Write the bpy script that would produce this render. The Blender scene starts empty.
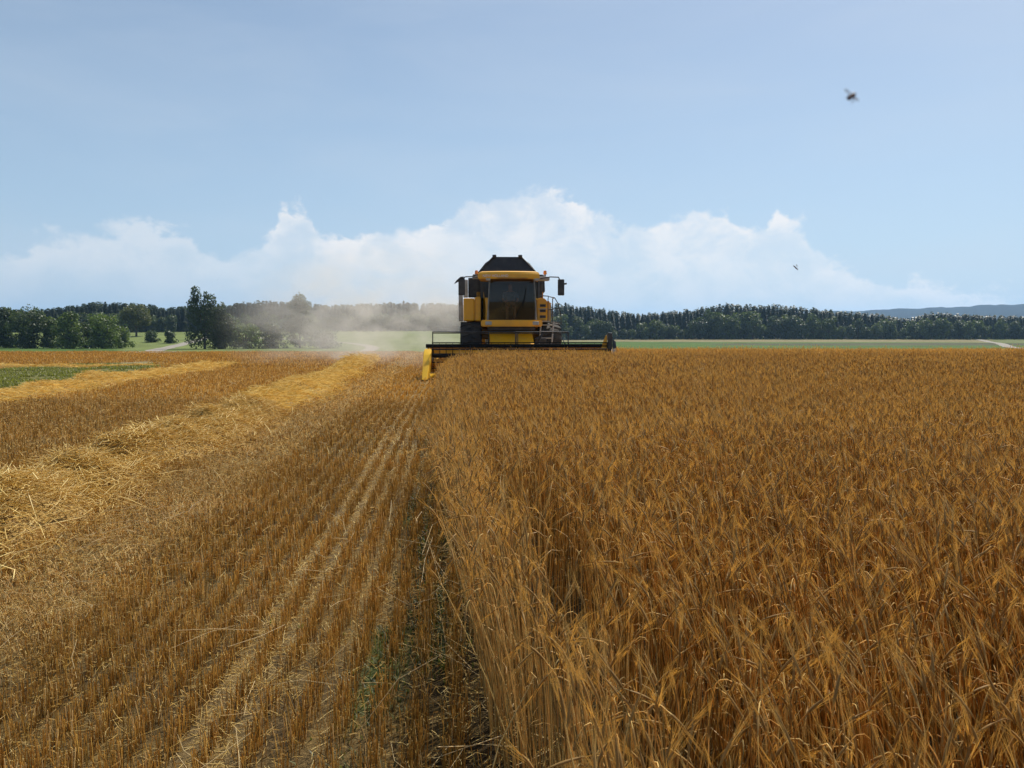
import bpy, bmesh, math, random
import numpy as np
from mathutils import Vector, Matrix
R = math.radians
random.seed(5)
rng = np.random.default_rng(11)
S = bpy.context.scene
C = S.collection

# ------------------------------------------------------------------ camera
CAMZ = 1.5
cd = bpy.data.cameras.new('camera'); cam = bpy.data.objects.new('camera', cd); C.objects.link(cam)
cam.location = (0, 0, CAMZ); cam.rotation_euler = (R(90 - 3.72), 0, 0)
cd.lens = 28.125; cd.sensor_width = 36; cd.clip_start = 0.05; cd.clip_end = 30000
cd.dof.use_dof = True; cd.dof.focus_distance = 14; cd.dof.aperture_fstop = 17
S.camera = cam
# ------------------------------------------------------------------ light
SUN_EL, SUN_AZ = R(54), R(34)      # azimuth clockwise from +Y (ahead, to the right)
sd = bpy.data.lights.new('sun', 'SUN'); sun = bpy.data.objects.new('sun', sd); C.objects.link(sun)
sd.energy = 5.0; sd.angle = R(0.5); sd.color = (1, 0.95, 0.86)
sv = Vector((math.sin(SUN_AZ) * math.cos(SUN_EL), math.cos(SUN_AZ) * math.cos(SUN_EL), math.sin(SUN_EL)))
sun.rotation_euler = sv.to_track_quat('Z', 'Y').to_euler()
W = bpy.data.worlds.new('World'); S.world = W; W.use_nodes = True
S.view_settings.view_transform = 'Standard'; S.view_settings.look = 'None'
S.view_settings.exposure = 0.30; S.view_settings.gamma = 1; S.view_settings.use_curve_mapping = False
S.cycles.max_bounces = 6; S.cycles.diffuse_bounces = 3; S.cycles.transmission_bounces = 4
S.cycles.transparent_max_bounces = 8; S.cycles.volume_bounces = 1
S.cycles.volume_step_rate = 2.0


class NT:
    """small node-tree writer"""
    def __init__(s, nt): s.nt = nt; s.n = nt.nodes; s.l = nt.links
    def add(s, t, **k):
        o = s.n.new(t)
        for a, b in k.items(): setattr(o, a, b)
        return o
    def put(s, sock, v):
        if hasattr(v, 'is_output') or isinstance(v, bpy.types.NodeSocket): s.l.new(v, sock)
        else: sock.default_value = v
    def m(s, op, a, b=0.0, c=None, clamp=False):
        o = s.add('ShaderNodeMath', operation=op, use_clamp=clamp)
        s.put(o.inputs[0], a); s.put(o.inputs[1], b)
        if c is not None: s.put(o.inputs[2], c)
        return o.outputs[0]
    def noise(s, vec, scale, detail=4, rough=0.55, dist=0.0):
        o = s.add('ShaderNodeTexNoise')
        if vec is not None: s.put(o.inputs['Vector'], vec)
        o.inputs['Scale'].default_value = scale; o.inputs['Detail'].default_value = detail
        o.inputs['Roughness'].default_value = rough; o.inputs['Distortion'].default_value = dist
        return o.outputs['Fac']
    def rng(s, v, a, b, c=0.0, d=1.0, smooth=True):
        o = s.add('ShaderNodeMapRange', interpolation_type='SMOOTHSTEP' if smooth else 'LINEAR')
        s.put(o.inputs['Value'], v); s.put(o.inputs['From Min'], a); s.put(o.inputs['From Max'], b)
        o.inputs['To Min'].default_value = c; o.inputs['To Max'].default_value = d
        return o.outputs['Result']
    def mix(s, f, a, b):
        o = s.add('ShaderNodeMix', data_type='RGBA')
        s.put(o.inputs[0], f); s.put(o.inputs[6], a); s.put(o.inputs[7], b)
        return o.outputs[2]


def c4(c): return (c[0], c[1], c[2], 1.0)


# ---- world: physical sky with a bank of low summer cumulus, by direction
w = NT(W.node_tree); w.n.clear()
sky = w.add('ShaderNodeTexSky', sky_type='NISHITA'); sky.sun_disc = False
sky.sun_elevation = SUN_EL; sky.sun_rotation = SUN_AZ
sky.altitude = 400; sky.air_density = 1.0; sky.dust_density = 1.6; sky.ozone_density = 1.2
tc = w.add('ShaderNodeTexCoord'); G = tc.outputs['Generated']
sx = w.add('ShaderNodeSeparateXYZ'); w.l.new(G, sx.inputs[0])
az = w.m('ARCTAN2', sx.outputs[0], sx.outputs[1]); el = w.m('ARCSINE', sx.outputs[2])
# noise coordinates: azimuth / elevation plane, stretched a little sideways
cb = w.add('ShaderNodeCombineXYZ'); w.put(cb.inputs[0], az); w.put(cb.inputs[1], w.m('MULTIPLY', el, 1.35)); cb.inputs[2].default_value = 3.7
n1 = w.noise(cb.outputs[0], 9, 9, 0.62, 0.15)
n2 = w.noise(cb.outputs[0], 26, 7, 0.6, 0.1)
pts = [(-512, 240), (-430, 228), (-372, 226), (-330, 226), (-300, 244), (-262, 246), (-236, 232), (-218, 200), (-200, 210), (-185, 236),
       (-150, 240), (-110, 230), (-70, 216), (-20, 206), (40, 202), (90, 210), (150, 218), (210, 226), (250, 228), (262, 212), (282, 214),
       (300, 246), (330, 266), (400, 284), (512, 296)]
fc = w.add('ShaderNodeFloatCurve'); cur = fc.mapping.curves[0]
fc.mapping.use_clip = False
AZR = 0.62
def azel(px, py):
    return math.atan(px / 800), math.atan((332 - py) / 800 * math.cos(math.atan(px / 800)))
P = [(azel(a, b)[0] / (2 * AZR) + .5, azel(a, b)[1] / .25) for a, b in pts]
P = [(0, P[0][1])] + P + [(1, P[-1][1])]
for i, p in enumerate(P):
    if i == 0: cur.points[0].location = p
    elif i == len(P) - 1: cur.points[-1].location = p
    else: cur.points.new(*p)
fc.mapping.update()
w.put(fc.inputs['Value'], w.m('MULTIPLY_ADD', az, 1 / (2 * AZR), 0.5, clamp=True))
top = w.m('MULTIPLY', fc.outputs[0], .25)
wob = w.m('ADD', w.m('MULTIPLY', w.m('SUBTRACT', n1, .5), .15), w.m('MULTIPLY', w.m('SUBTRACT', n2, .5), .055))
dep = w.m('SUBTRACT', w.m('ADD', top, wob), el)            # >0 inside the bank
edge = w.rng(dep, -0.002, 0.014)
rim = w.rng(dep, 0.004, 0.06, 1.0, .66)
fade = w.rng(el, 0.015, 0.085, 0.7, 1.0)
body = w.rng(w.noise(cb.outputs[0], 15, 8, 0.6, 0.3), .34, .62, .42, 1.1)
cm = w.m('MULTIPLY', w.m('MULTIPLY', w.m('MULTIPLY', edge, rim), fade), body)
cm = w.m('MULTIPLY', cm, w.rng(az, -.34, -.24, .52, 1.0))
# high thin veil
cb2 = w.add('ShaderNodeCombineXYZ'); w.put(cb2.inputs[0], w.m('MULTIPLY', az, .5)); w.put(cb2.inputs[1], w.m('MULTIPLY', el, 2.2))
veil = w.rng(w.noise(cb2.outputs[0], 4.5, 6, 0.55, 0.4), .36, .72, 0, .36)
veil = w.m('MULTIPLY', veil, w.rng(el, .05, .2, 1, .55))
base = w.mix(w.rng(el, .0, .42, .60, .22), sky.outputs[0], c4((5.2, 7.2, 9.3)))
s1 = w.mix(veil, base, c4((6.6, 7.3, 8.2)))
s2 = w.mix(w.m('MULTIPLY', cm, .84), s1, c4((10.4, 9.9, 9.5)))
bg = w.add('ShaderNodeBackground'); w.l.new(s2, bg.inputs[0]); bg.inputs[1].default_value = 0.079
wo = w.add('ShaderNodeOutputWorld'); w.l.new(bg.outputs[0], wo.inputs[0])


# ------------------------------------------------------------------ helpers
def tag(o, label=None, cat=None, group=None, kind=None):
    if label: o['label'] = label
    if cat: o['category'] = cat
    if group: o['group'] = group
    if kind: o['kind'] = kind
    return o


def empty(name, loc=(0, 0, 0), rz=0):
    o = bpy.data.objects.new(name, None); C.objects.link(o); o.location = loc; o.rotation_euler = (0, 0, rz)
    o.empty_display_size = .2
    return o


def material(name, col, rough=.6, metal=0, var=0.0, scale=8, col2=None, bump=0, bscale=60, spec=.5):
    m = bpy.data.materials.new(name); m.use_nodes = True
    t = NT(m.node_tree); b = t.n['Principled BSDF']
    b.inputs['Roughness'].default_value = rough; b.inputs['Metallic'].default_value = metal
    b.inputs['Specular IOR Level'].default_value = spec
    g = t.add('ShaderNodeTexCoord').outputs['Object']
    if col2 is not None or var:
        c2 = col2 if col2 is not None else tuple(x * (1 - var) for x in col)
        f = t.rng(t.noise(g, scale, 5, .6), .38, .68)
        t.l.new(t.mix(f, c4(col), c4(c2)), b.inputs['Base Color'])
    else: b.inputs['Base Color'].default_value = c4(col)
    if bump:
        bp = t.add('ShaderNodeBump'); bp.inputs['Strength'].default_value = bump; bp.inputs['Distance'].default_value = .02
        t.l.new(t.noise(g, bscale, 4), bp.inputs['Height']); t.l.new(bp.outputs[0], b.inputs['Normal'])
    return m


def plant_mat(name, trans=.35, rough=.55, spec=.3, gain=1.0, tg=(1, 1, 1)):
    """albedo from the 'tint' attribute, part of the light goes through"""
    m = bpy.data.materials.new(name); m.use_nodes = True
    t = NT(m.node_tree); b = t.n['Principled BSDF']; out = t.n['Material Output']
    a = t.add('ShaderNodeAttribute', attribute_name='tint')
    t.l.new(a.outputs['Color'], b.inputs['Base Color'])
    b.inputs['Roughness'].default_value = rough; b.inputs['Specular IOR Level'].default_value = spec
    tr = t.add('ShaderNodeBsdfTranslucent')
    mm = t.add('ShaderNodeMix', data_type='RGBA', blend_type='MULTIPLY'); mm.inputs[0].default_value = 1
    t.l.new(a.outputs['Color'], mm.inputs[6]); mm.inputs[7].default_value = c4(tg)
    t.l.new(mm.outputs[2], tr.inputs[0])
    mx = t.add('ShaderNodeMixShader'); mx.inputs[0].default_value = trans
    t.l.new(b.outputs[0], mx.inputs[1]); t.l.new(tr.outputs[0], mx.inputs[2]); t.l.new(mx.outputs[0], out.inputs[0])
    return m


class Geo:
    """gathers numpy vertices / faces / colours and links one mesh"""
    def __init__(s): s.v = []; s.c = []; s.q = []; s.t = []; s.n = 0; s.qm = []; s.tm = []
    def add(s, v, col, quads=None, tris=None, mat=0):
        v = np.asarray(v, np.float32).reshape(-1, 3)
        col = np.broadcast_to(np.asarray(col, np.float32), (len(v), 3)) if np.ndim(col) == 1 else np.asarray(col, np.float32).reshape(-1, 3)
        s.v.append(v); s.c.append(col)
        if quads is not None and len(quads): s.q.append(np.asarray(quads, np.int64).reshape(-1, 4) + s.n); s.qm.append(np.full(len(s.q[-1]), mat, np.int32))
        if tris is not None and len(tris): s.t.append(np.asarray(tris, np.int64).reshape(-1, 3) + s.n); s.tm.append(np.full(len(s.t[-1]), mat, np.int32))
        s.n += len(v)
    def tubes(s, P, rad, B, col, sides=3, mat=0):
        """P (N,K,3) spines, rad (N,K), B (N,3) sideways axis, col (N,K,3)"""
        N, K, _ = P.shape
        T = np.gradient(P, axis=1); T /= np.linalg.norm(T, axis=2, keepdims=True) + 1e-9
        Bk = np.broadcast_to(B[:, None, :], P.shape)
        Nn = np.cross(T, Bk); Nn /= np.linalg.norm(Nn, axis=2, keepdims=True) + 1e-9
        ang = np.arange(sides) * 2 * np.pi / sides
        V = P[:, :, None, :] + rad[:, :, None, None] * (np.cos(ang)[None, None, :, None] * Bk[:, :, None, :] + np.sin(ang)[None, None, :, None] * Nn[:, :, None, :])
        cc = np.broadcast_to(col[:, :, None, :], V.shape)
        idx = np.arange(N * K * sides).reshape(N, K, sides)
        if sides == 2:
            q = np.stack([idx[:, :-1, 0], idx[:, :-1, 1], idx[:, 1:, 1], idx[:, 1:, 0]], -1)
        else:
            nx = np.roll(idx, -1, axis=2)
            q = np.stack([idx[:, :-1], nx[:, :-1], nx[:, 1:], idx[:, 1:]], -1)
        s.add(V, cc.reshape(-1, 3), quads=q.reshape(-1, 4), mat=mat)
    def build(s, name, mats, parent=None, smooth=False):
        me = bpy.data.meshes.new(name)
        V = np.concatenate(s.v); Cc = np.concatenate(s.c)
        Q = np.concatenate(s.q) if s.q else np.zeros((0, 4), np.int64); T = np.concatenate(s.t) if s.t else np.zeros((0, 3), np.int64)
        me.vertices.add(len(V)); me.vertices.foreach_set('co', V.ravel())
        li = np.concatenate([Q.ravel(), T.ravel()]).astype(np.int32)
        me.loops.add(len(li)); me.loops.foreach_set('vertex_index', li)
        ls = np.concatenate([np.arange(len(Q)) * 4, len(Q) * 4 + np.arange(len(T)) * 3]).astype(np.int32)
        me.polygons.add(len(ls)); me.polygons.foreach_set('loop_start', ls)
        mi = np.concatenate((s.qm or [np.zeros(0, np.int32)]) + (s.tm or []))
        me.polygons.foreach_set('material_index', mi.astype(np.int32))
        if smooth: me.polygons.foreach_set('use_smooth', np.ones(len(ls), bool))
        at = me.attributes.new('tint', 'FLOAT_COLOR', 'POINT')
        at.data.foreach_set('color', np.concatenate([Cc, np.ones((len(Cc), 1), np.float32)], 1).astype(np.float32).ravel())
        for m in (mats if isinstance(mats, (list, tuple)) else [mats]): me.materials.append(m)
        me.update(calc_edges=True)
        o = bpy.data.objects.new(name, me); C.objects.link(o); o.parent = parent
        return o


def sm(x, a, b):
    t = np.clip((x - a) / (b - a), 0, 1); return t * t * (3 - 2 * t)


def vnoise(x, y, s, seed=0):
    """smooth value noise, -1..1"""
    x = x / s + 13.7 * seed + 1000; y = y / s + 7.3 * seed + 1000
    xi = np.floor(x).astype(np.int64); yi = np.floor(y).astype(np.int64); fx = x - xi; fy = y - yi
    def h(a, b):
        n = (a * 374761393 + b * 668265263 + seed * 974711) & 0x7fffffff
        n = ((n ^ (n >> 13)) * 1274126177) & 0x7fffffff
        return (n ^ (n >> 16)) % 10007 / 10007.0
    fx = fx * fx * (3 - 2 * fx); fy = fy * fy * (3 - 2 * fy)
    return 2 * ((h(xi, yi) * (1 - fx) + h(xi + 1, yi) * fx) * (1 - fy) + (h(xi, yi + 1) * (1 - fx) + h(xi + 1, yi + 1) * fx) * fy) - 1


def zg(x, y):
    x = np.asarray(x, float); y = np.asarray(y, float)
    azr = x / np.maximum(y, 1)
    right = .0225 * np.clip(y - 24.6, 0, 35.4) * sm(x, -1, 6)
    z = -right - np.minimum(np.clip(y - 60, 0, None) * .03, 3.0) * (1 - right / 3.0)
    sl = sm(-azr, -.04, .12)
    z = z + sl * (4.0 * sm(y, 215, 345) + np.clip(y - 335, 0, 150) * .012)
    z = z + .22 * vnoise(x, y, 60, 3) * sm(y, 90, 200)
    z = z + .012 * vnoise(x, y, .45, 1) * (y < 70) + .03 * vnoise(x, y, 3.0, 2) * sm(y, 3, 9) * (y < 70)
    return z


def x_edge(y): return .14 - .1015 * y + .2 * np.exp(-((y - 1.5) / 1.7) ** 2) + .18 * sm(y, 6, 13) + .33 * sm(y, 20.5, 24.2) + .03 * np.sin(y * 1.7) + .02 * np.sin(y * 4.1)   # left wall of the standing barley
def x_cut(y): return 3.45 - .09 * (y - 25.5)                                          # standing barley behind the header


def is_wheat(x, y):
    q = x - x_edge(y); gap = (np.abs(q - .30 - .05 * np.sin(y * 2.3)) < .085) & (y < 5.5)
    return standing(x, y) & ~gap


def standing(x, y):
    return ((y < 25.0) & (x > x_edge(y)) & (x * x + y * y > .3)) | ((y >= 25.0) & (y < 62) & (x > x_cut(y)))


WR = [(-3.24, -.100, .72), (-9.35, -.098, .95), (-15.4, -.098, .95), (-21.4, -.097, .95)]      # straw windrows: x at y=0, slope, half width
def greenpatch(x, y):
    u = x + .098 * y
    n = .35 * vnoise(x, y, 1.8, 5) + .25 * vnoise(x, y, .6, 6)
    return sm(1.75 - np.abs(u + 14.6) / 3.3 * 1.0 - np.maximum(np.abs(y - 24) / 10 - .45, 0) + n * .5 - .15, 0, .5)


# ------------------------------------------------------------------ ground
def ground_colour(x, y):
    n = len(x); azp = x / np.maximum(y, 1) * 800 + 512
    r = x + .0725 * y
    soil = np.array([.12, .08, .036]); litter = np.array([.29, .19, .065]); brown = np.array([.17, .095, .035])
    green = np.array([.05, .085, .025]); mead = np.array([.125, .15, .045]); crop = np.array([.062, .105, .022]); tan = np.array([.17, .145, .07])
    f = np.clip(.42 + .4 * vnoise(x, y, .11, 1) + .35 * vnoise(x, y, .35, 2) + .2 * vnoise(x, y, 1.6, 4), 0, 1)[:, None]
    col = soil * (1 - f) + litter * f
    for c_, w_ in ((-.94, .06), (-.79, .045), (-.47, .03)):
        g = (np.exp(-((r - c_) / w_) ** 2) * .6 * (.35 + .65 * sm(vnoise(x, y, .45, 17 + int(-c_ * 10)) + .5 * vnoise(x, y, .14, 18), -.5, .4)) * sm(y, 1, 4))[:, None]; col = col * (1 - g) + np.array([.34, .24, .11]) * g
    crop_shade = ((1 - sm(-(x - x_edge(y)), .22, .42)) * sm(y, .5, 2) * (y < 25))[:, None]; col = col * (1 - .62 * crop_shade)  # barley's shade painted into the soil colour, beneath it and along its foot
    dens_ = (sm(-r, .98, 1.1))[:, None]; col = col * (1 - .22 * dens_)
    fb = (sm(y, 7, 22) * .75)[:, None]
    col = col * (1 - fb) + (brown * .6 + litter * .4) * fb
    lit = (sm(-r, 1.7, 2.3) * sm(r, -9, -4.5) * .4)[:, None]; col = col * (1 - lit) + litter * 1.1 * lit
    wd = (np.exp(-((r + .33) / .09) ** 2) * sm(vnoise(x, y, .5, 8), -.1, .5) * sm(-y, -9, -4) * .8)[:, None]; col = col * (1 - wd) + green * 1.3 * wd
    gp = greenpatch(x, y)[:, None]; bare = (sm(vnoise(x, y, 3.1, 9) + .3 * vnoise(x, y, .8, 10), .30, .6) * (np.abs(x + .098 * y + 14.3) < 2.0))[:, None] * .9
    gcol = np.array([.15, .14, .05]) * (1 - bare) + np.array([.30, .24, .14]) * bare
    col = col * (1 - gp) + gcol * gp
    far = sm(y, 60, 66)[:, None]
    # beyond the field
    left = (crop * np.ones((n, 1))); 
    m1 = sm(azp, 110, 130)[:, None]; left = left * (1 - m1) + mead * m1
    up = sm(y, 222, 250)[:, None]; left = left * (1 - up) + mead * up
    right = crop * np.ones((n, 1))
    b1 = (sm(y, 270, 276) * (1 - sm(y, 318, 324)) * sm(azp, 690, 740) * .8)[:, None]; right = right * (1 - b1) + np.array([.075, .065, .045]) * b1
    b2 = sm(y + .12 * (x - 80), 352, 358)[:, None] * (1 - sm(azp, 985, 995) * .55)[:, None]; right = right * (1 - b2) + tan * b2
    lr = sm(azp, 480, 560)[:, None]
    fc_ = left * (1 - lr) + right * lr
    fc_ = fc_ * (1 + .18 * vnoise(x, y, 9, 12) + .12 * vnoise(x, y * 3, 2.5, 13))[:, None]
    col = col * (1 - far) + fc_ * far
    wood = sm(np.hypot(x, y), 560, 640)[:, None]; col = col * (1 - wood) + np.array([.035, .05, .022]) * wood
    return np.clip(col, 0.01, .7)


def make_ground():
    th = np.concatenate([np.linspace(-44, 44, 620), np.linspace(46, 314, 90)]) * np.pi / 180
    d = np.concatenate([[.02, .3, .7], np.geomspace(1.1, 70, 560), np.geomspace(71, 700, 200), np.geomspace(740, 9000, 24)])
    TH, D = np.meshgrid(th, d)
    x = (np.sin(TH) * D).ravel(); y = (np.cos(TH) * D).ravel()
    z = zg(x, y)
    n, k = len(d), len(th)
    i = np.arange(n * k).reshape(n, k); nx = np.roll(i, -1, axis=1)
    q = np.stack([i[:-1], i[1:], nx[1:], nx[:-1]], -1).reshape(-1, 4)
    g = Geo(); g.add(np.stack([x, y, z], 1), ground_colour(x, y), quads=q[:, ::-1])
    m = bpy.data.materials.new('field_soil'); m.use_nodes = True
    t = NT(m.node_tree); b = t.n['Principled BSDF']; b.inputs['Roughness'].default_value = .95; b.inputs['Specular IOR Level'].default_value = .1
    a = t.add('ShaderNodeAttribute', attribute_name='tint'); pos = t.add('ShaderNodeNewGeometry').outputs['Position']
    n1 = t.noise(pos, 55, 6, .7); n2 = t.noise(pos, 240, 3, .7)
    f = t.rng(t.m('ADD', t.m('MULTIPLY', n1, .6), t.m('MULTIPLY', n2, .4)), .32, .66, .35, 1.6)
    mm = t.add('ShaderNodeMix', data_type='RGBA', blend_type='MULTIPLY'); mm.inputs[0].default_value = 1
    t.l.new(a.outputs['Color'], mm.inputs[6]); t.l.new(f, mm.inputs[7]); t.l.new(mm.outputs[2], b.inputs['Base Color'])
    bp = t.add('ShaderNodeBump'); bp.inputs['Strength'].default_value = 1.0; bp.inputs['Distance'].default_value = .045
    t.l.new(n1, bp.inputs['Height']); t.l.new(bp.outputs[0], b.inputs['Normal'])
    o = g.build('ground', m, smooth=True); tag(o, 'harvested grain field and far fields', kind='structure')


make_ground()


def strip(name, pts, wid, mat, lift=.04, label=None):
    """farm track draped over the ground"""
    P = np.array(pts, float); seg = []
    for a, b in zip(P[:-1], P[1:]):
        n = max(2, int(np.linalg.norm(b - a) / 3)); seg.append(a + (b - a) * np.linspace(0, 1, n, endpoint=False)[:, None])
    P = np.concatenate(seg + [P[-1:]])
    for _ in range(12): P[1:-1] = (P[:-2] + P[1:-1] * 2 + P[2:]) / 4
    T = np.gradient(P, axis=0); T /= np.linalg.norm(T, axis=1, keepdims=True); N = np.stack([T[:, 1], -T[:, 0]], 1)
    rows = []
    for k in np.linspace(-.5, .5, 5):
        q = P + N * wid * k * (1 + .08 * np.sin(np.arange(len(P)) * .9))[:, None]
        rows.append(np.stack([q[:, 0], q[:, 1], zg(q[:, 0], q[:, 1]) + lift + .03 * (1 - (2 * k) ** 2)], 1))
    V = np.stack(rows, 1); n, k = V.shape[:2]; i = np.arange(n * k).reshape(n, k)
    g = Geo(); g.add(V, (.4, .35, .27), quads=np.stack([i[:-1, :-1], i[:-1, 1:], i[1:, 1:], i[1:, :-1]], -1).reshape(-1, 4))
    return tag(g.build(name, mat, smooth=True), label, kind='structure')


mt = material('pale_gravel', (.25, .22, .18), .95, col2=(.19, .165, .125), scale=.6, bump=.4)
strip('farm_track', [(-24, 57), (-31, 63), (-58, 120), (-88, 198), (-97, 225), (-103, 250), (-112, 300)], 4.2, mt, label='pale gravel farm track on the left')
strip('farm_track', [(-22, 70), (-36, 205), (-40, 232), (-50, 252), (-66, 268), (-95, 290)], 3.6, mt, label='pale gravel farm track in the middle')
strip('farm_track', [(290, 500), (262, 448), (205, 340), (152, 244), (140, 218)], 3.4, mt, label='pale farm track on the right')


# ------------------------------------------------------------------ barley
wheat_mat = plant_mat('dry_barley', .33, .58, .25, tg=(1.15, .88, .5))
straw_mat = plant_mat('cut_straw', .25, .42, .5, tg=(1.1, .95, .7))


def scatter(y0, y1, dens, keep, margin=1.6, xmin=None):
    """random points in the camera wedge between two distances"""
    hw = .66 * y1 + margin
    n = int(dens * (y1 - y0) * 2 * hw)
    x = rng.uniform(-hw, hw, n); y = rng.uniform(y0, y1, n)
    k = (np.abs(x) < .66 * np.maximum(y, 0) + margin) & keep(x, y)
    return x[k], y[k]


def barley(g, x, y, lod):
    n = len(x)
    if not n: return
    patch = vnoise(x, y, 2.2, 21) * .5 + vnoise(x, y, .7, 22) * .5
    H = .77 + .17 * sm(y, 3, 22) - .07 * sm(y, 25, 27) + .055 * rng.standard_normal(n) + .075 * patch
    inside = np.where(y < 25, x - x_edge(y), 9.0)
    edge = np.exp(-np.clip(inside, 0, 9) / .22)
    phi = rng.uniform(0, 2 * np.pi, n)
    lean = np.abs(rng.normal(0, .075, n)) + .01
    lx = lean * np.cos(phi) + .05 * vnoise(x, y, 1.5, 23) - edge * rng.uniform(-.05, .16, n)
    ly = lean * np.sin(phi) + edge * .12 + .05 * vnoise(x, y, 1.5, 24)
    lodge = np.clip(vnoise(x, y, 1.3, 28) * .7 + vnoise(x, y, .5, 29) * .4 - .42, 0, 1)
    lx = lx + lodge * 1.6 * vnoise(x, y, 2.9, 30); ly = ly - lodge * .7; H = H * (1 - .3 * lodge)
    lx = lx + .10 * vnoise(x, y, .9, 27) - .10 - .04 * np.exp(-np.clip(inside, 0, 9) / 2.2)
    H = H * (1 - edge * rng.uniform(0, .28, n) * sm(y, 4, 9)) * (1 - .32 * np.exp(-np.clip(inside, 0, 9) / .3) * sm(y, 12, 20))
    base = np.stack([x, y, zg(x, y) - .01], 1)
    # droop direction mostly with the lean
    pd = np.where(rng.random(n) < .3, rng.normal(2.9, .8, n), rng.uniform(0, 2 * np.pi, n))
    droop = np.where(rng.random(n) < .62, rng.uniform(.05, .75, n), np.clip(rng.normal(2.55, .35, n), 1.4, 3.05))
    cx, cy = np.cos(pd), np.sin(pd)
    B = np.stack([-cy, cx, np.zeros(n)], 1)
    ks = {0: [0, .3, .6, .82, .93], 1: [0, .5, .85], 2: [.25, .85], 3: [.72, .93]}[lod]
    pts = [base + np.stack([lx * H * k ** 1.6, ly * H * k ** 1.6, H * k * np.ones(n)], 1) for k in ks]
    r0 = {0: .0017, 1: .0022, 2: .0035, 3: .006}[lod]
    rad = [np.full(n, r0 * s) for s in np.linspace(1.15, .75, len(ks))]
    cur = pts[-1]; a = np.full(n, .12)
    nk, ne = {0: (3, 4), 1: (2, 2), 2: (1, 2), 3: (1, 1)}[lod]
    neck = .05; earl = rng.normal(.055, .008, n)
    for i in range(nk):
        a = a + (droop - .12) / nk * .9
        st = neck / nk
        cur = cur + st * np.stack([np.sin(a) * cx, np.sin(a) * cy, np.cos(a)], 1) + np.stack([lx, ly, 0 * lx], 1) * st * .6
        pts.append(cur); rad.append(np.full(n, r0 * .7))
    ear0 = cur; er = {0: .0032, 1: .0038, 2: .0052, 3: .008}[lod]
    shape = {4: [.9, 1.0, .8, .3], 2: [1.0, .45], 1: [.7]}[ne]
    for i in range(ne):
        a = a + .04
        st = earl / ne
        cur = cur + st[:, None] * np.stack([np.sin(a) * cx, np.sin(a) * cy, np.cos(a)], 1)
        pts.append(cur); rad.append(np.full(n, er * shape[i]))
    P = np.stack(pts, 1); rad = np.stack(rad, 1)
    K = P.shape[1]
    t1 = rng.random(n)[:, None]
    red = np.array([.46, .19, .024]); gold = np.array([.70, .42, .085]); dull = np.array([.30, .18, .06]); pale = np.array([.84, .62, .22])
    stem = red * (1 - t1 * .65) + gold * t1 * .65
    ft = (sm(patch + rng.normal(0, .35, n), -.2, .9))[:, None]; stem = stem * (1 - ft * .5) + gold * ft * .5
    pe = (np.minimum(1, edge * 1.6) * rng.random(n) ** .5)[:, None]; stem = stem * (1 - pe) + pale * pe
    k_ = rng.random(n)[:, None]; stem = np.where(k_ < .20, pale * rng.uniform(.8, 1.15, n)[:, None], np.where(k_ > .68, stem * .45, stem))
    t2 = rng.random(n)[:, None]
    ear = dull * (1 - t2) + np.array([.44, .26, .08]) * t2
    col = np.zeros((n, K, 3)); ns = K - ne
    col[:, :ns] = stem[:, None]; col[:, ns:] = ear[:, None]
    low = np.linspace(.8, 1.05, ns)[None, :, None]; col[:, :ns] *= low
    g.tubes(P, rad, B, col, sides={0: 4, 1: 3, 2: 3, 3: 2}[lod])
    # awns: a fan of bristles that carries on past the ear
    na = {0: 8, 1: 6, 2: 5, 3: 3}[lod]; aw = {0: .00055, 1: .0009, 2: .0018, 3: .0042}[lod]
    T = P[:, -1] - P[:, -2]; T /= np.linalg.norm(T, axis=1, keepdims=True)
    Nn = np.cross(T, B)
    vs = []; cs = []
    for i in range(na):
        f = rng.random(n)[:, None]
        o = ear0 * (1 - f) + P[:, -1] * f
        ang = rng.uniform(0, 2 * np.pi, n)[:, None]; sp = rng.uniform(.02, .16, n)[:, None]
        dv = T + sp * (np.cos(ang) * B + np.sin(ang) * Nn); dv /= np.linalg.norm(dv, axis=1, keepdims=True)
        L = (rng.uniform(.06, .10, n) + .5 * earl * (1 - f[:, 0]))[:, None]
        side = np.cross(dv, np.stack([np.zeros(n), np.ones(n), np.zeros(n)], 1) + .3 * rng.standard_normal((n, 3))); side /= np.linalg.norm(side, axis=1, keepdims=True) + 1e-6
        tip = o + dv * L; tip[:, 2] -= L[:, 0] * .12
        vs.append(np.stack([o - side * aw, o + side * aw, tip], 1))
        cc = ear * .4 + np.array([.80, .52, .15]) * .6
        cs.append(np.repeat((cc * rng.uniform(.8, 1.15, n)[:, None])[:, None], 3, 1))
    V = np.concatenate(vs).reshape(-1, 3); Cc = np.concatenate(cs).reshape(-1, 3)
    g.add(V, Cc, tris=np.arange(len(V)).reshape(-1, 3))
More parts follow.
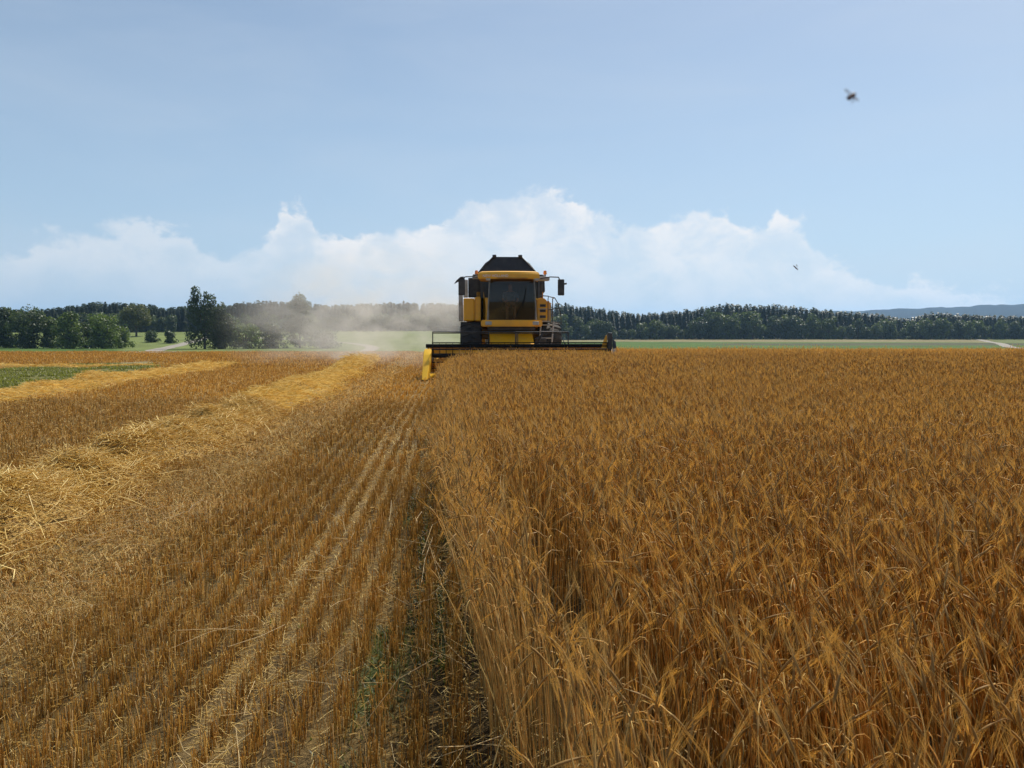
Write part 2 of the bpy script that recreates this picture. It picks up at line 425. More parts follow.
    # dry leaf blades
    if lod < 3:
        reps = 1
        for _ in range(reps):
            k = rng.random(n) < (.5 if lod < 2 else .2); m = k.sum()
            if not m: continue
            h = rng.uniform(.25, .8, m); bx = base[k] + np.stack([lx[k] * H[k] * h ** 1.6, ly[k] * H[k] * h ** 1.6, H[k] * h], 1)
            pa = rng.uniform(0, 2 * np.pi, m); dx, dy = np.cos(pa), np.sin(pa); L = rng.uniform(.08, .2, m)
            pp = [bx]; cu = bx; a = rng.uniform(.1, .7, m)
            for j in range(3):
                cu = cu + (L / 3)[:, None] * np.stack([np.sin(a) * dx, np.sin(a) * dy, np.cos(a)], 1); pp.append(cu); a = a + rng.uniform(.3, 1.0, m)
            w_ = {0: .0018, 1: .0026, 2: .0045}[lod]
            tw = rng.uniform(-.6, .6, m); Bl = np.stack([-dy, dx, tw], 1); Bl /= np.linalg.norm(Bl, axis=1, keepdims=True)
            lc = np.array([.50, .31, .10]) * rng.uniform(.6, 1.15, m)[:, None]
            g.tubes(np.stack(pp, 1), np.tile(np.array([.7, 1, .7, .1]) * w_, (m, 1)), Bl, np.repeat(lc[:, None], 4, 1), sides=2)


g = Geo()
barley(g, *scatter(-1.4, 3.2, 620, is_wheat, 2.2), 0)
barley(g, *scatter(3.2, 5.6, 460, is_wheat), 0)
barley(g, *scatter(5.6, 12, 400, is_wheat), 1)
barley(g, *scatter(12, 25, 190, is_wheat, 2), 2)
barley(g, *scatter(25, 62, 80, is_wheat, 4), 3)
# extra stems along the cut wall
def wall(x, y): return is_wheat(x, y) & (x < x_edge(y) + .14)
barley(g, *scatter(1.2, 12, 520, wall), 0)
barley(g, *scatter(12, 25, 260, wall), 2)
tag(g.build('barley_crop', wheat_mat), 'ripe golden brown barley still standing right of the cut', 'barley', kind='stuff')

# a few taller odd ears standing over the far right crop
# ------------------------------------------------------------------ stubble
SP = .145
def stubble_keep(x, y):
    lim = np.where(y < 25.2, x_edge(y) - .02, x_cut(y) - .1)
    k = (x < lim) & (y < 60) & (x * x + y * y > .25)
    return k & (greenpatch(x, y) < .45 + .3 * rng.random(len(x)))


def stubble(g, y0, y1, dens, rad, hmul=1.0, sides=3, hard=True):
    hw = .66 * y1 + 1.6
    n = int(dens * (y1 - y0) * (hw + 2.5))
    x = rng.uniform(-hw, 2.5, n); y = rng.uniform(y0, y1, n)
    r = x + .0725 * y
    if hard:
        rr = np.round(r / SP) * SP + rng.normal(0, .021, n)          # drilled rows
        loose = rng.random(n) < np.where(r < -1.75, .6, np.where(r < -1.75, .5, .12)); rr = np.where(loose, r, rr)
        x = rr - .0725 * y; r = rr
    k = (np.abs(x) < .66 * y + 1.6) & stubble_keep(x, y)
    for c_, w_ in ((-.94, .055), (-.79, .045)): k &= ~((np.abs(r - c_) < w_) & (rng.random(n) < .35 + .5 * sm(vnoise(x, y, .45, 17 + int(-c_ * 10)), -.5, .4)))
    k &= ~((vnoise(x, y, .5, 31) + .5 * vnoise(x, y, .17, 32) > .75) & (rng.random(n) < .7))
    x, y, r = x[k], y[k], r[k]; n = len(x)
    H = rng.normal(.094, .022, n) * hmul; H = np.clip(H, .04, .22)
    press = sm(-r, 1.75, 2.2) * (1 - sm(-r, 2.6, 3.1)); H *= 1 - .35 * press
    lean = np.abs(rng.normal(0, .16, n)) + press * rng.uniform(0, .7, n); ph = rng.uniform(0, 2 * np.pi, n)
    b = np.stack([x, y, zg(x, y) - .008], 1)
    t = b + np.stack([lean * np.cos(ph) * H, lean * np.sin(ph) * H, H], 1)
    B = np.stack([np.ones(n), .3 * rng.standard_normal(n), np.zeros(n)], 1); B /= np.linalg.norm(B, axis=1, keepdims=True)
    u = rng.random(n)[:, None]
    c0 = np.array([.42, .195, .028]) * (1 - u) + np.array([.72, .46, .11]) * u
    pl = (rng.random(n) < .12 + .35 * press)[:, None]; c0 = np.where(pl, np.array([.80, .60, .27]), c0); c0 = np.where(rng.random(n)[:, None] > .75, c0 * .5, c0)
    c0 = c0 * (1 + .12 * vnoise(x, y, 1.1, 33))[:, None]
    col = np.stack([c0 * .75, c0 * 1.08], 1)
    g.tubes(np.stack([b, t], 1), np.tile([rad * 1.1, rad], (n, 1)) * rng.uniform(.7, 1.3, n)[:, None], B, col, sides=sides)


g = Geo()
stubble(g, .9, 4.5, 2600, .0014)
stubble(g, 4.5, 9, 1600, .0019)
stubble(g, 9, 17, 420, .0033)
stubble(g, 17, 32, 170, .0058, sides=2)
stubble(g, 32, 60, 60, .011, sides=2, hard=False)
tag(g.build('stubble', plant_mat('stubble_straw', .25, .5, .4, tg=(1.1, .85, .55))), 'rows of short reddish brown cut stubble', 'stubble', kind='stuff')


# ------------------------------------------------------------------ loose straw
def straws(g, x, y, z, rad, L, flat=.25, bend=.25, cols=None, sides=3, az=None):
    n = len(x)
    ph = rng.uniform(0, 2 * np.pi, n) if az is None else az + rng.normal(0, .5, n)
    e = rng.normal(0, flat, n)
    d = np.stack([np.cos(e) * np.cos(ph), np.cos(e) * np.sin(ph), np.sin(e)], 1)
    s = np.cross(d, [0, 0, 1.0]); s /= np.linalg.norm(s, axis=1, keepdims=True)
    c = np.stack([x, y, z], 1); L = np.asarray(L)[:, None]
    bb = rng.normal(0, bend, n)[:, None]; bz = (rng.normal(0, bend * .6, n))[:, None]
    P = np.stack([c - d * L / 2, c + s * bb * L * .3 + np.array([0, 0, 1]) * bz * L * .25, c + d * L / 2 + s * bb * L * .1], 1)
    zz = zg(P[:, :, 0].ravel(), P[:, :, 1].ravel()).reshape(n, 3) + .004; P[:, :, 2] = np.maximum(P[:, :, 2], zz)
    if cols is None:
        u = rng.random(n)[:, None] ** 1.4
        cols = np.array([.60, .38, .07]) * (1 - u) + np.array([.98, .80, .34]) * u
    col = np.repeat(cols[:, None], 3, 1)
    B = np.cross(d, s)
    g.tubes(P, np.tile([rad, rad * 1.05, rad * .9], (n, 1)) * rng.uniform(.6, 1.25, n)[:, None], B, col, sides=sides)


g = Geo()
def lit_keep(x, y):
    r = x + .0725 * y
    p = .16 + .5 * np.exp(-((r + .94) / .09) ** 2) + .4 * np.exp(-((r + .79) / .07) ** 2) + .5 * sm(-r, 1.6, 2.2) * (1 - sm(-r, 2.8, 3.6))
    p = p + .35 * sm(r, -.35, .1)
    p = p * (.55 + .6 * sm(vnoise(x, y, .6, 41), -.4, .6))
    return (x < x_edge(y) + .2) & (rng.random(len(x)) < p) & (greenpatch(x, y) < .4) & (x * x + y * y > .25)
for y0, y1, dens, rad, sc_ in ((.9, 4.5, 2400, .0009, .75), (4.5, 9, 1000, .0014, .9), (9, 18, 260, .0026, 1.4), (18, 34, 60, .005, 2.0)):
    x, y = scatter(y0, y1, dens, lit_keep)
    straws(g, x, y, zg(x, y) + rng.uniform(.0, .06, len(x)), rad, rng.uniform(.03, .13, len(x)) * sc_, .25)
    x, y = scatter(y0, y1, dens * .02, lit_keep)
    straws(g, x, y, zg(x, y) + rng.uniform(.03, .14, len(x)), rad * 1.2, rng.uniform(.15, .38, len(x)), .2, cols=np.array([.74, .56, .27]) * rng.uniform(.7, 1.1, len(x))[:, None])
for y0, y1, dens, rad, sc_ in ((.9, 4.5, 2000, .0017, .8), (4.5, 9, 900, .0026, 1), (9, 18, 220, .005, 1.6), (18, 30, 60, .008, 2.2)):
    x, y = scatter(y0, y1, dens, lambda x, y: (x < x_edge(y) - .03) & (greenpatch(x, y) < .4) & (x * x + y * y > .25) & (rng.random(len(x)) < .2 + .55 * sm(-(x + .0725 * y), 1.4, 1.9) + .3 * sm(vnoise(x, y, .5, 43) + .4 * vnoise(x, y, .15, 44), -.2, .6)))
    n = len(x); u = rng.random(n)[:, None] ** 1.6
    straws(g, x, y, zg(x, y) + rng.uniform(.0, .10, n), rad, rng.uniform(.015, .05, n) * sc_, .7, .5, cols=np.array([.30, .155, .035]) * (1 - u) + np.array([.90, .66, .28]) * u, sides=2)
# broken stalks leaning out of the cut wall
n = 150
y = rng.uniform(1.6, 22, n); x = x_edge(y) + rng.normal(-.02, .16, n)
straws(g, x, y, zg(x, y) + rng.uniform(.04, .34, n), .0022, rng.uniform(.25, .6, n), .6, .5, cols=np.array([.60, .38, .11]) * rng.uniform(.45, 1.1, n)[:, None], az=rng.uniform(1.2, 2.6, n))
n = 18
y = rng.uniform(2.2, 5.5, n); x = x_edge(y) + rng.normal(-.12, .14, n)
straws(g, x, y, zg(x, y) + rng.uniform(.03, .25, n), .002, rng.uniform(.2, .5, n), .5, .6, cols=np.array([.74, .54, .25]) * rng.uniform(.6, 1.1, n)[:, None])
tag(g.build('loose_straw', straw_mat), 'loose pale straw and chaff scattered over the stubble', 'straw', kind='stuff')

mound_mat = material('straw_mound', (.36, .22, .05), .9, col2=(.15, .085, .02), scale=14, bump=1, bscale=50)
labels = ['nearest straw windrow, thick and golden, running from the lower left edge to the harvester dust',
          'second straw windrow between the nearest one and the green weedy patch',
          'thin straw windrow lying crosswise behind the green weedy patch']
for wi, (ax, ay, bx_, by, hw_) in enumerate([(-3.42, 2.5, -7.6, 44, .60), (-10.5, 12, -13.0, 37, .68), (-27, 31.2, -15.2, 34.6, .55)]):
    g = Geo()
    A = np.array([ax, ay]); D = np.array([bx_ - ax, by - ay]); LEN = np.linalg.norm(D); D /= LEN; Np = np.array([D[1], -D[0]])
    def centre(t, u):
        w_ = hw_ * (1 + .25 * vnoise(t, t * 0, 2, 54 + wi) + .12 * vnoise(t, t * 0, .6, 55 + wi)) * (.35 + .65 * sm(LEN - t, 0, 6))
        q = .14 * vnoise(t, t * 0, 3.5, 50 + wi) + .06 * vnoise(t, t * 0, .9, 60 + wi) + u * w_
        return A[0] + D[0] * t + Np[0] * q, A[1] + D[1] * t + Np[1] * q
    hm = (1, .75, .45)[wi]
    def mound(x, y, t, u):
        h = hm * (.27 + .11 * vnoise(t, t * 0, 1.7, 70 + wi)) * np.clip(1 - np.abs(u) ** 2.2, 0, 1) * (.4 + .6 * sm(LEN - t, 0, 5))
        return h * (1 + .55 * vnoise(x, y, .42, 75) + .35 * vnoise(x, y, .17, 76))
    nt_ = int(LEN / (.1 if wi == 0 else .25)); nu = 19
    Tm, Um = np.meshgrid(np.linspace(0, LEN, nt_), np.linspace(-1, 1, nu), indexing='ij')
    X, Y = centre(Tm, Um)
    Z = zg(X.ravel(), Y.ravel()).reshape(X.shape) + mound(X, Y, Tm, Um) * .9 - .04
    i = np.arange(nt_ * nu).reshape(nt_, nu)
    g.add(np.stack([X, Y, Z], -1), (.3, .19, .07), quads=np.stack([i[:-1, :-1], i[:-1, 1:], i[1:, 1:], i[1:, :-1]], -1).reshape(-1, 4), mat=1)
    for y0, y1, dens, rad, lm in ((2.5, 8, 950, .0030, 1.15), (8, 14, 620, .0036, 1.15), (14, 24, 300, .0048, 1.3), (24, 40, 120, .0085, 1.6), (40, 59, 55, .013, 2)):
        n = int(dens * LEN * hw_ * 2 * 1.7); t_ = rng.uniform(0, LEN, n); u = np.clip(rng.normal(0, .46, n), -1.25, 1.25)
        x, y = centre(t_, u); k = (y >= y0) & (y < y1) & (np.abs(x) < .68 * y + 2.2); x, y, u, t_ = x[k], y[k], u[k], t_[k]; n = len(x)
        if not n: continue
        z = zg(x, y) + mound(x, y, t_, u) + rng.uniform(-.02, .06, n) * hm + .04 * (np.abs(u) > 1)
        straws(g, x, y, z, rad, rng.uniform(.10, .38, n) * lm * (.6 + .4 * hm), .24 * hm, .4, sides=3 if y0 < 14 else 2)
    tag(g.build('straw_windrow', [straw_mat, mound_mat]), labels[wi], 'windrow', 'straw windrows left by the harvester')


# ------------------------------------------------------------------ green weeds
def blades(g, x, y, H, rad, c, lean=.5):
    n = len(x); ph = rng.uniform(0, 2 * np.pi, n); L = H * rng.uniform(.6, 1.3, n); ln = rng.uniform(.1, lean, n)
    b = np.stack([x, y, zg(x, y) - .01], 1)
    m_ = b + np.stack([np.cos(ph) * L * ln * .4, np.sin(ph) * L * ln * .4, L * .6], 1)
    t = b + np.stack([np.cos(ph) * L * ln * 1.3, np.sin(ph) * L * ln * 1.3, L], 1)
    B = np.stack([-np.sin(ph), np.cos(ph), 0 * ph], 1)
    cc = np.array(c) * rng.uniform(.6, 1.3, n)[:, None]
    g.tubes(np.stack([b, m_, t], 1), np.tile([rad, rad * 1.1, rad * .1], (n, 1)), B, np.repeat(cc[:, None], 3, 1), sides=2)


leaf_mat = plant_mat('green_leaf', .35, .5, .4, tg=(1.1, 1.2, .5))
g = Geo()
n = 3800; y = rng.uniform(2.2, 9, n); x = -.33 - .0725 * y + rng.normal(0, .07, n)
k = (vnoise(x, y, .5, 8) + .2 * rng.standard_normal(n)) > .1; blades(g, x[k], y[k], .035, .003, (.11, .115, .04), 1.1)
n = 9000; y = rng.uniform(2.4, 12, n); x = x_edge(y) - .13 + rng.normal(0, .08, n)
k = (vnoise(x, y, .6, 83) + .25 * rng.standard_normal(n)) > .25; blades(g, x[k], y[k], .06, .003, (.085, .095, .03), 1.0)
n = 1500; y = rng.uniform(2.2, 14, n); x = rng.uniform(-6, -.3, n) ; k = vnoise(x, y, .7, 81) > .62; blades(g, x[k], y[k], .045, .004, (.11, .15, .045), 1.1)
x = rng.uniform(-26, -8, 150000); y = rng.uniform(13, 38, 150000); x = x - 2; gp_ = greenpatch(x, y)
bare = (vnoise(x, y, 3.1, 9) + .3 * vnoise(x, y, .8, 10) > .42) & (np.abs(x + .098 * y + 14.3) < 2.0)
k = (gp_ > .3 + .5 * rng.random(len(x))) & (~bare | (rng.random(len(x)) < .05)) & (vnoise(x, y, 2.2, 96) + .5 * vnoise(x, y, .5, 97) > -.55) & (vnoise(x, y, .9, 95) > -.35); blades(g, x[k], y[k], .085, .012, (.22, .215, .06), .6)
tag(g.build('weeds', leaf_mat), 'low green weeds growing between the stubble', 'weeds', kind='stuff')


# ------------------------------------------------------------------ trees
bark = material('bark', (.11, .085, .06), .9, col2=(.06, .045, .03), scale=3, bump=.6, bscale=12)


def limb(g, pts, radii, sides=7):
    P = np.array(pts, float)[None]; 
    T = P[0, -1] - P[0, 0]; T /= np.linalg.norm(T); B = np.cross(T, [.3, 1, .2]); B /= np.linalg.norm(B)
    g.tubes(P, np.array(radii)[None], B[None], np.tile([.1, .08, .06], (1, len(pts), 1)), sides=sides)


def leafy(g, centres, radii, n, size, c0, c1, up=.35, shell=.55):
    """leaf-cluster faces spread through lobes, denser near the rim"""
    centres = np.array(centres); radii = np.array(radii)
    wts = radii.prod(1) ** .66; wts /= wts.sum()
    pick = rng.choice(len(centres), n, p=wts)
    d = rng.standard_normal((n, 3)); d /= np.linalg.norm(d, axis=1, keepdims=True)
    rr = 1 - shell * rng.random(n) ** 1.5
    rr *= 1 + .16 * vnoise(d[:, 0] * 3 + pick * 9, d[:, 1] * 3 + d[:, 2] * 2, .8, 91)
    p = centres[pick] + d * rr[:, None] * radii[pick]
    k = vnoise(p[:, 0] * 1.0 + p[:, 2] * .7, p[:, 1] + p[:, 2] * .9, size * 3.2, 92) > -.45
    p = p[k]; d = d[k]; n = len(p)
    nn = d * .8 + rng.standard_normal((n, 3)) * .7; nn[:, 2] += up; nn /= np.linalg.norm(nn, axis=1, keepdims=True)
    u = np.cross(nn, rng.standard_normal((n, 3))); u /= np.linalg.norm(u, axis=1, keepdims=True); v = np.cross(nn, u)
    s = size * rng.uniform(.5, 1.25, n)[:, None]
    V = np.stack([p - u * s * .6 - v * s * .3, p + u * s * .5 - v * s * .45, p + u * s * .35 + v * s * .55 + nn * s * .15, p - u * s * .5 + v * s * .4 - nn * s * .1], 1)
    t = np.clip(.5 + .5 * vnoise(p[:, 0] + p[:, 2], p[:, 1] - p[:, 2], size * 5, 93) + .25 * rng.standard_normal(n), 0, 1)[:, None]
    cc = np.array(c0) * (1 - t) + np.array(c1) * t
    g.add(V, np.repeat(cc[:, None], 4, 1).reshape(-1, 3), quads=np.arange(n * 4).reshape(-1, 4))


def make_tree(name, h, lobes, nleaf, size, c0, c1, trunk_h, tr=.22, loc=(0, 0, 0), shell=.55):
    root = empty(name, loc)
    t = Geo(); top_ = max(c[2] for c, r in lobes)
    limb(t, [(0, 0, -.5), (.05, 0, trunk_h * .5), (0, .08, trunk_h), (.1, 0, top_)], [tr * 1.3, tr, tr * .8, tr * .15])
    for c, r in lobes:
        z0 = min(trunk_h * .9, c[2] * .8); limb(t, [(0, 0, z0), (c[0] * .5, c[1] * .5, (z0 + c[2]) / 2 + .2), (c[0], c[1], c[2])], [tr * .45, tr * .3, tr * .08], 5)
    t.build('trunk', bark, root)
    g = Geo(); leafy(g, [c for c, r in lobes], [r for c, r in lobes], nleaf, size, c0, c1, shell=shell)
    g.build('crown', leaf_mat, root)
    return root


def lobes_round(h, wd, n, base=.25, seed=0):
    rr = random.Random(seed); out = [((0, 0, h * .62), (wd * .36, wd * .36, h * .34))]
    for i in range(n):
        a = rr.uniform(0, 6.28); k = rr.uniform(.2, 1); z = h * rr.uniform(base, .9)
        m = math.sin(math.pi * min(1, max(.15, (z / h - base * .6) / (1.08 - base * .6)))) ** .6
        s = wd * rr.uniform(.13, .24)
        out.append(((math.cos(a) * wd * .36 * k * m, math.sin(a) * wd * .36 * k * m, z), (s, s, s * rr.uniform(.7, 1.1))))
    return out


def at(px, d): return (px - 512) / 800 * d


def ground_at(x, y): return float(zg(np.array([x]), np.array([y]))[0])


DG0, DG1 = (.030, .048, .016), (.090, .118, .034)
MG0, MG1 = (.055, .085, .022), (.165, .215, .052)
# hedge on the left: (px, distance, height, width, tone, lobes, label)
hedge = [
 (-38, 222, 11.5, 12, 0, 22, 'dark tree cut by the left edge of the hedge', 'tree'),
 (6, 226, 11.8, 9, 0, 20, 'dark tree at the far left of the hedge', 'tree'),
 (30, 218, 12.0, 10.5, 0, 24, 'tall rounded dark green tree second from the left in the hedge', 'tree'),
 (52, 222, 8.8, 7, 1, 16, 'low lighter green bush between two taller trees of the hedge', 'bush'),
 (70, 214, 10.2, 8.5, 1, 22, 'mid green pointed tree in the middle of the left hedge', 'tree'),
 (88, 222, 7.6, 7, 0, 16, 'small dark bush between the pointed tree and the bright green one', 'bush'),
 (103, 214, 9.4, 9.5, 1, 24, 'bright green broad bush near the right end of the left hedge', 'bush'),
 (121, 220, 6.2, 7.5, 1, 14, 'low bush ending the left hedge beside the track', 'bush'),
 (152, 262, 4.2, 5.2, 0, 12, 'small round shrub alone on the meadow slope', 'shrub'),
 (171, 256, 4.0, 4.6, 0, 12, 'small dark shrub on the meadow beside the track', 'shrub'),
 (222, 212, 9.2, 9, 0, 20, 'rounded tree joined to the right of the tall ragged tree', 'tree'),
 (246, 214, 7.2, 10, 1, 20, 'broad hedge bush right of the tall tree, greyed by dust', 'bush'),
 (272, 216, 6.6, 9.5, 0, 18, 'hedge bush half hidden in the dust', 'bush'),
 (325, 216, 5.6, 9.5, 0, 16, 'low bush at the right end of the hedge in thick dust', 'bush'),
]
for i, (px, d, h, wd, tone, nl, lab, kind_) in enumerate(hedge):
    c0, c1 = ((DG0, DG1), (MG0, MG1))[tone]; x = at(px, d)
    nm = {'tree': 'broadleaf_tree', 'bush': 'hedge_bush', 'shrub': 'shrub'}[kind_]
    o = make_tree(nm, h, lobes_round(h, wd, nl, .04, 40 + i) + [((wd * .22 * k, (k % 2) * .8, h * .16), (wd * .22, wd * .2, h * .18)) for k in (-1.3, 0, 1.3)], int(7000 * (h / 10) ** 1.5), .36, c0, c1, h * .22, .2, (x, d, ground_at(x, d)))
    tag(o, lab, kind_, 'trees and bushes of the hedge')
# low dense growth filling the foot of the hedge
d = 212; x = at(205, d)
lb = [((-2.0, 0, 14.4), (1.5, 1.4, 2.3)), ((-2.6, .4, 11.4), (2.0, 1.8, 2.4)), ((1.4, 0, 12.6), (2.0, 1.8, 2.0)), ((4.2, 0, 10.4), (1.9, 1.7, 2.0)), ((5.2, .3, 7.0), (2.2, 2, 2.6)), ((2.7, 0, 11.2), (1.3, 1.4, 1.6)), ((0, 0, 9.2), (3.2, 2.6, 3)), ((3.6, 0, 8.2), (2.6, 2.2, 2.9)),
      ((-2.6, 0, 7.2), (2.1, 2, 2.8)), ((1.4, -.5, 5.2), (4.2, 3, 3)), ((4.6, 0, 4.2), (2.6, 2.3, 3.0)), ((-1.8, 0, 3), (3.2, 2.5, 3)), ((-2.2, 0, 13), (.9, .9, 1.4)), ((.7, 0, 14.1), (.7, .7, 1.1))]
o = make_tree('broadleaf_tree', 17, lb, 9500, .36, DG0, (.07, .095, .032), 4, .3, (x, d, ground_at(x, d)))
tag(o, 'tallest ragged tree with twin tops left of the dust cloud', 'tree', 'trees and bushes of the hedge')
d = 222; x = at(300, d)
lb = [((0, 0, 13.2), (1.9, 1.9, 1.9)), ((-1.6, 0, 11.6), (1.6, 1.6, 1.6)), ((1.8, 0, 11.6), (1.7, 1.7, 1.5)), ((0, 0, 9.4), (3, 2.6, 2.4)), ((-2, 0, 6.6), (2.7, 2.5, 2.8)), ((2, 0, 6), (3, 2.5, 2.8)), ((0, 0, 3), (4, 3, 3))]
o = make_tree('broadleaf_tree', 15, lb, 6500, .36, DG0, DG1, 4, .3, (x, d, ground_at(x, d)))
tag(o, 'round topped tree veiled by the harvester dust', 'tree', 'trees and bushes of the hedge')
d = 300; x = at(137, d)
o = make_tree('oak_tree', 12.6, [((0, 0, 7.8), (5.3, 4.8, 4.3))] + [((math.cos(a) * 3.6, math.sin(a) * 3.4, 5.6 + 3.6 * ((a * 1.7) % 1)), (2.1, 2.1, 1.8)) for a in np.linspace(0, 6, 10)],
              8500, .42, (.05, .06, .016), (.14, .145, .038), 3.2, .34, (x, d, ground_at(x, d)))
tag(o, 'lone round oak with a short bare trunk on the meadow slope', 'tree')


def conifer_geo(h, wd, nleaf, size, c0, c1, seed):
    g = Geo(); n = nleaf
    z = 1 - rng.random(n) ** .62 * .93            # 0 bottom..1 tip fraction
    z = h * z
    r = wd * .5 * (1 - z / h) ** .78 * (.55 + .45 * np.abs(np.sin(z / h * 22 + seed))) * np.sqrt(rng.random(n) * .8 + .2) + .06
    a = rng.uniform(0, 2 * np.pi, n); r = r * (1 + .25 * vnoise(a * 2, z, 1.1, 101 + seed))
    p = np.stack([np.cos(a) * r, np.sin(a) * r, z], 1)
    out = np.stack([np.cos(a), np.sin(a), -.45 + 0 * a], 1); side = np.stack([-np.sin(a), np.cos(a), 0 * a], 1)
    s = (size * rng.uniform(.6, 1.3, n) * (.62 + .6 * (1 - z / h)))[:, None]
    V = np.stack([p - side * s * .5, p + side * s * .5, p + out * s * 1.0], 1)
    t = rng.random(n)[:, None]; cc = np.array(c0) * (1 - t) + np.array(c1) * t
    g.add(V, np.repeat(cc[:, None], 3, 1).reshape(-1, 3), tris=np.arange(n * 3).reshape(-1, 3))
    return g


CF0, CF1 = (.016, .030, .014), (.042, .060, .026)
protos = []
for s_ in range(5):
    h = 19; root = empty('spruce_tree'); t = Geo(); limb(t, [(0, 0, -1), (0, 0, h * .5), (0, 0, h * .97)], [.28, .18, .03], 6); tr_ = t.build('trunk', bark, root)
    cr = conifer_geo(h, 6.6 + .5 * s_, 2600, 1.15, CF0, CF1, s_).build('crown', leaf_mat, root); protos.append((root, h, 'c'))
for s_ in range(5):
    h = 12; root = make_tree('woodland_tree', h, lobes_round(h, 9.5, 14, .03, 80 + s_), 2300, .62, ((.04, .062, .022), DG0)[s_ % 2], ((.12, .15, .045), (.085, .105, .035))[s_ % 2], 2.5, .25)
    protos.append((root, h, 'b'))
for r_, _, _k in protos: tag(r_, cat='tree')
used = set()


def plant(pi, x, y, s, rz, label, group):
    root, h, k = protos[pi]
    if pi in used:
        r_ = root.copy(); C.objects.link(r_)
        for ch in root.children:
            c = ch.copy(); C.objects.link(c); c.parent = r_
    else: r_ = root; used.add(pi)
    r_.location = (x, y, ground_at(x, y) - .2); r_.rotation_euler = (0, 0, rz); r_.scale = (s * random.uniform(.9, 1.15), s, s)
    tag(r_, label, 'tree', group)


def skyline(px):     # wanted height of the wood's top, px above the horizon line 332
    a = [(-60, 24), (40, 23), (100, 31), (140, 30), (170, 26), (230, 29), (270, 33), (330, 28), (400, 31), (470, 29), (560, 30), (600, 25), (640, 19), (690, 24), (720, 29), (770, 29), (800, 27), (840, 22), (880, 19), (905, 14), (930, 21), (980, 18), (1030, 17), (1100, 19)]
    return float(np.interp(px, [p[0] for p in a], [p[1] for p in a]))


def wood_depth(px): return float(np.interp(px, [-80, 180, 330, 470, 560, 600, 1100], [352, 372, 392, 420, 455, 470, 478]))


# front row of broadleaf trees, then two rows of spruces: individuals
px = -60.0; nb = 0
while px < 1085:
    d = wood_depth(px) + random.uniform(-5, 3); x = at(px, d)
    target = (ground_at(x, d))
    hh = random.uniform(.34, .86) * (skyline(px) / 800 * d + CAMZ - target) if 560 < px else random.uniform(.45, .72) * (skyline(px) / 800 * d + CAMZ - target)
    if not (180 < px < 200):
        plant(5 + random.randrange(5), x, d, max(hh, 4.5) / 12, random.uniform(0, 6.28), 'leafy tree in the front row of the far wood', 'leafy trees along the edge of the far wood'); nb += 1
    px += random.uniform(4.5, 9.5)
px = -64.0; nc = 0
while px < 1090:
    for row in (0, 1):
        q = px + row * 4.5 + random.uniform(-2, 2); d = wood_depth(q) + 10 + row * 12 + random.uniform(-4, 4); x = at(q, d)
        hh = skyline(q) / 800 * d + CAMZ - ground_at(x, d)
        hh *= random.uniform(.86, 1.02) * (.95 if row == 0 else 1.0)
        if q > 830 and row == 0 and q < 925: hh *= .8
        plant(random.randrange(5), x, d, max(hh, 5) / 19 * 1.0, random.uniform(0, 6.28), 'dark pointed spruce in the far wood', 'spruces of the far wood'); nc += 1
    px += random.uniform(7.8, 9.8)
print('individual trees', nb, nc)
# what stands deeper in the wood, one mass
g = Geo()
px = -90.0
while px < 1110:
    for row in range(5):
        q = px + random.uniform(-4, 4); d = wood_depth(q) + 34 + row * 13 + random.uniform(-5, 5); x = at(q, d)
        hh = (skyline(q) / 800 * d + CAMZ - ground_at(x, d)) * random.uniform(.88, 1.0)
        t = conifer_geo(hh, 7.5, 520, 2.1, CF0, CF1, row)
        g.add(t.v[0] + np.array([x, d, ground_at(x, d)]), t.c[0], tris=t.t[0])
    px += 6.5
tag(g.build('forest', leaf_mat), 'dark mass of spruce forest behind the far wood edge', 'forest', kind='stuff')

# ------------------------------------------------------------------ blue hills at the back
def hills():
    th = np.linspace(-40, 42, 420) * np.pi / 180; d = np.linspace(2500, 5200, 40)
    TH, D = np.meshgrid(th, d)
    px = 512 + 800 * np.tan(TH)
    top = np.interp(px, [-150, 0, 60, 150, 300, 700, 780, 845, 925, 1000, 1040, 1200], [22, 21, 14, 6, 4, 6, 22, 26, 28, 32, 32, 27])
    top = top + 1.0 * vnoise(px, px * 0, 14, 111) + .5 * vnoise(px, px * 0, 4, 112)
    H = (top / 800) * 3300
    prof = sm(D, 2500, 4200) * (1 - .8 * sm(D, 4300, 5200))
    x = np.sin(TH) * D; y = np.cos(TH) * D
    z = -12 + prof * (H + 12) * (.93 + .07 * vnoise(x, y, 350, 113)) + 4 * vnoise(x, y, 60, 114) * prof
    n, k = D.shape; i = np.arange(n * k).reshape(n, k)
    cc = np.array([.006, .012, .014]) * (1 + .3 * vnoise(x.ravel(), y.ravel(), 120, 115))[:, None]
    g = Geo(); g.add(np.stack([x, y, z], -1), np.clip(cc, .01, 1), quads=np.stack([i[:-1, :-1], i[:-1, 1:], i[1:, 1:], i[1:, :-1]], -1).reshape(-1, 4))
    m = plant_mat('wooded_hill', 0, .95, .05)
    tag(g.build('hills', m, smooth=True), 'distant wooded hills', kind='structure')


hills()

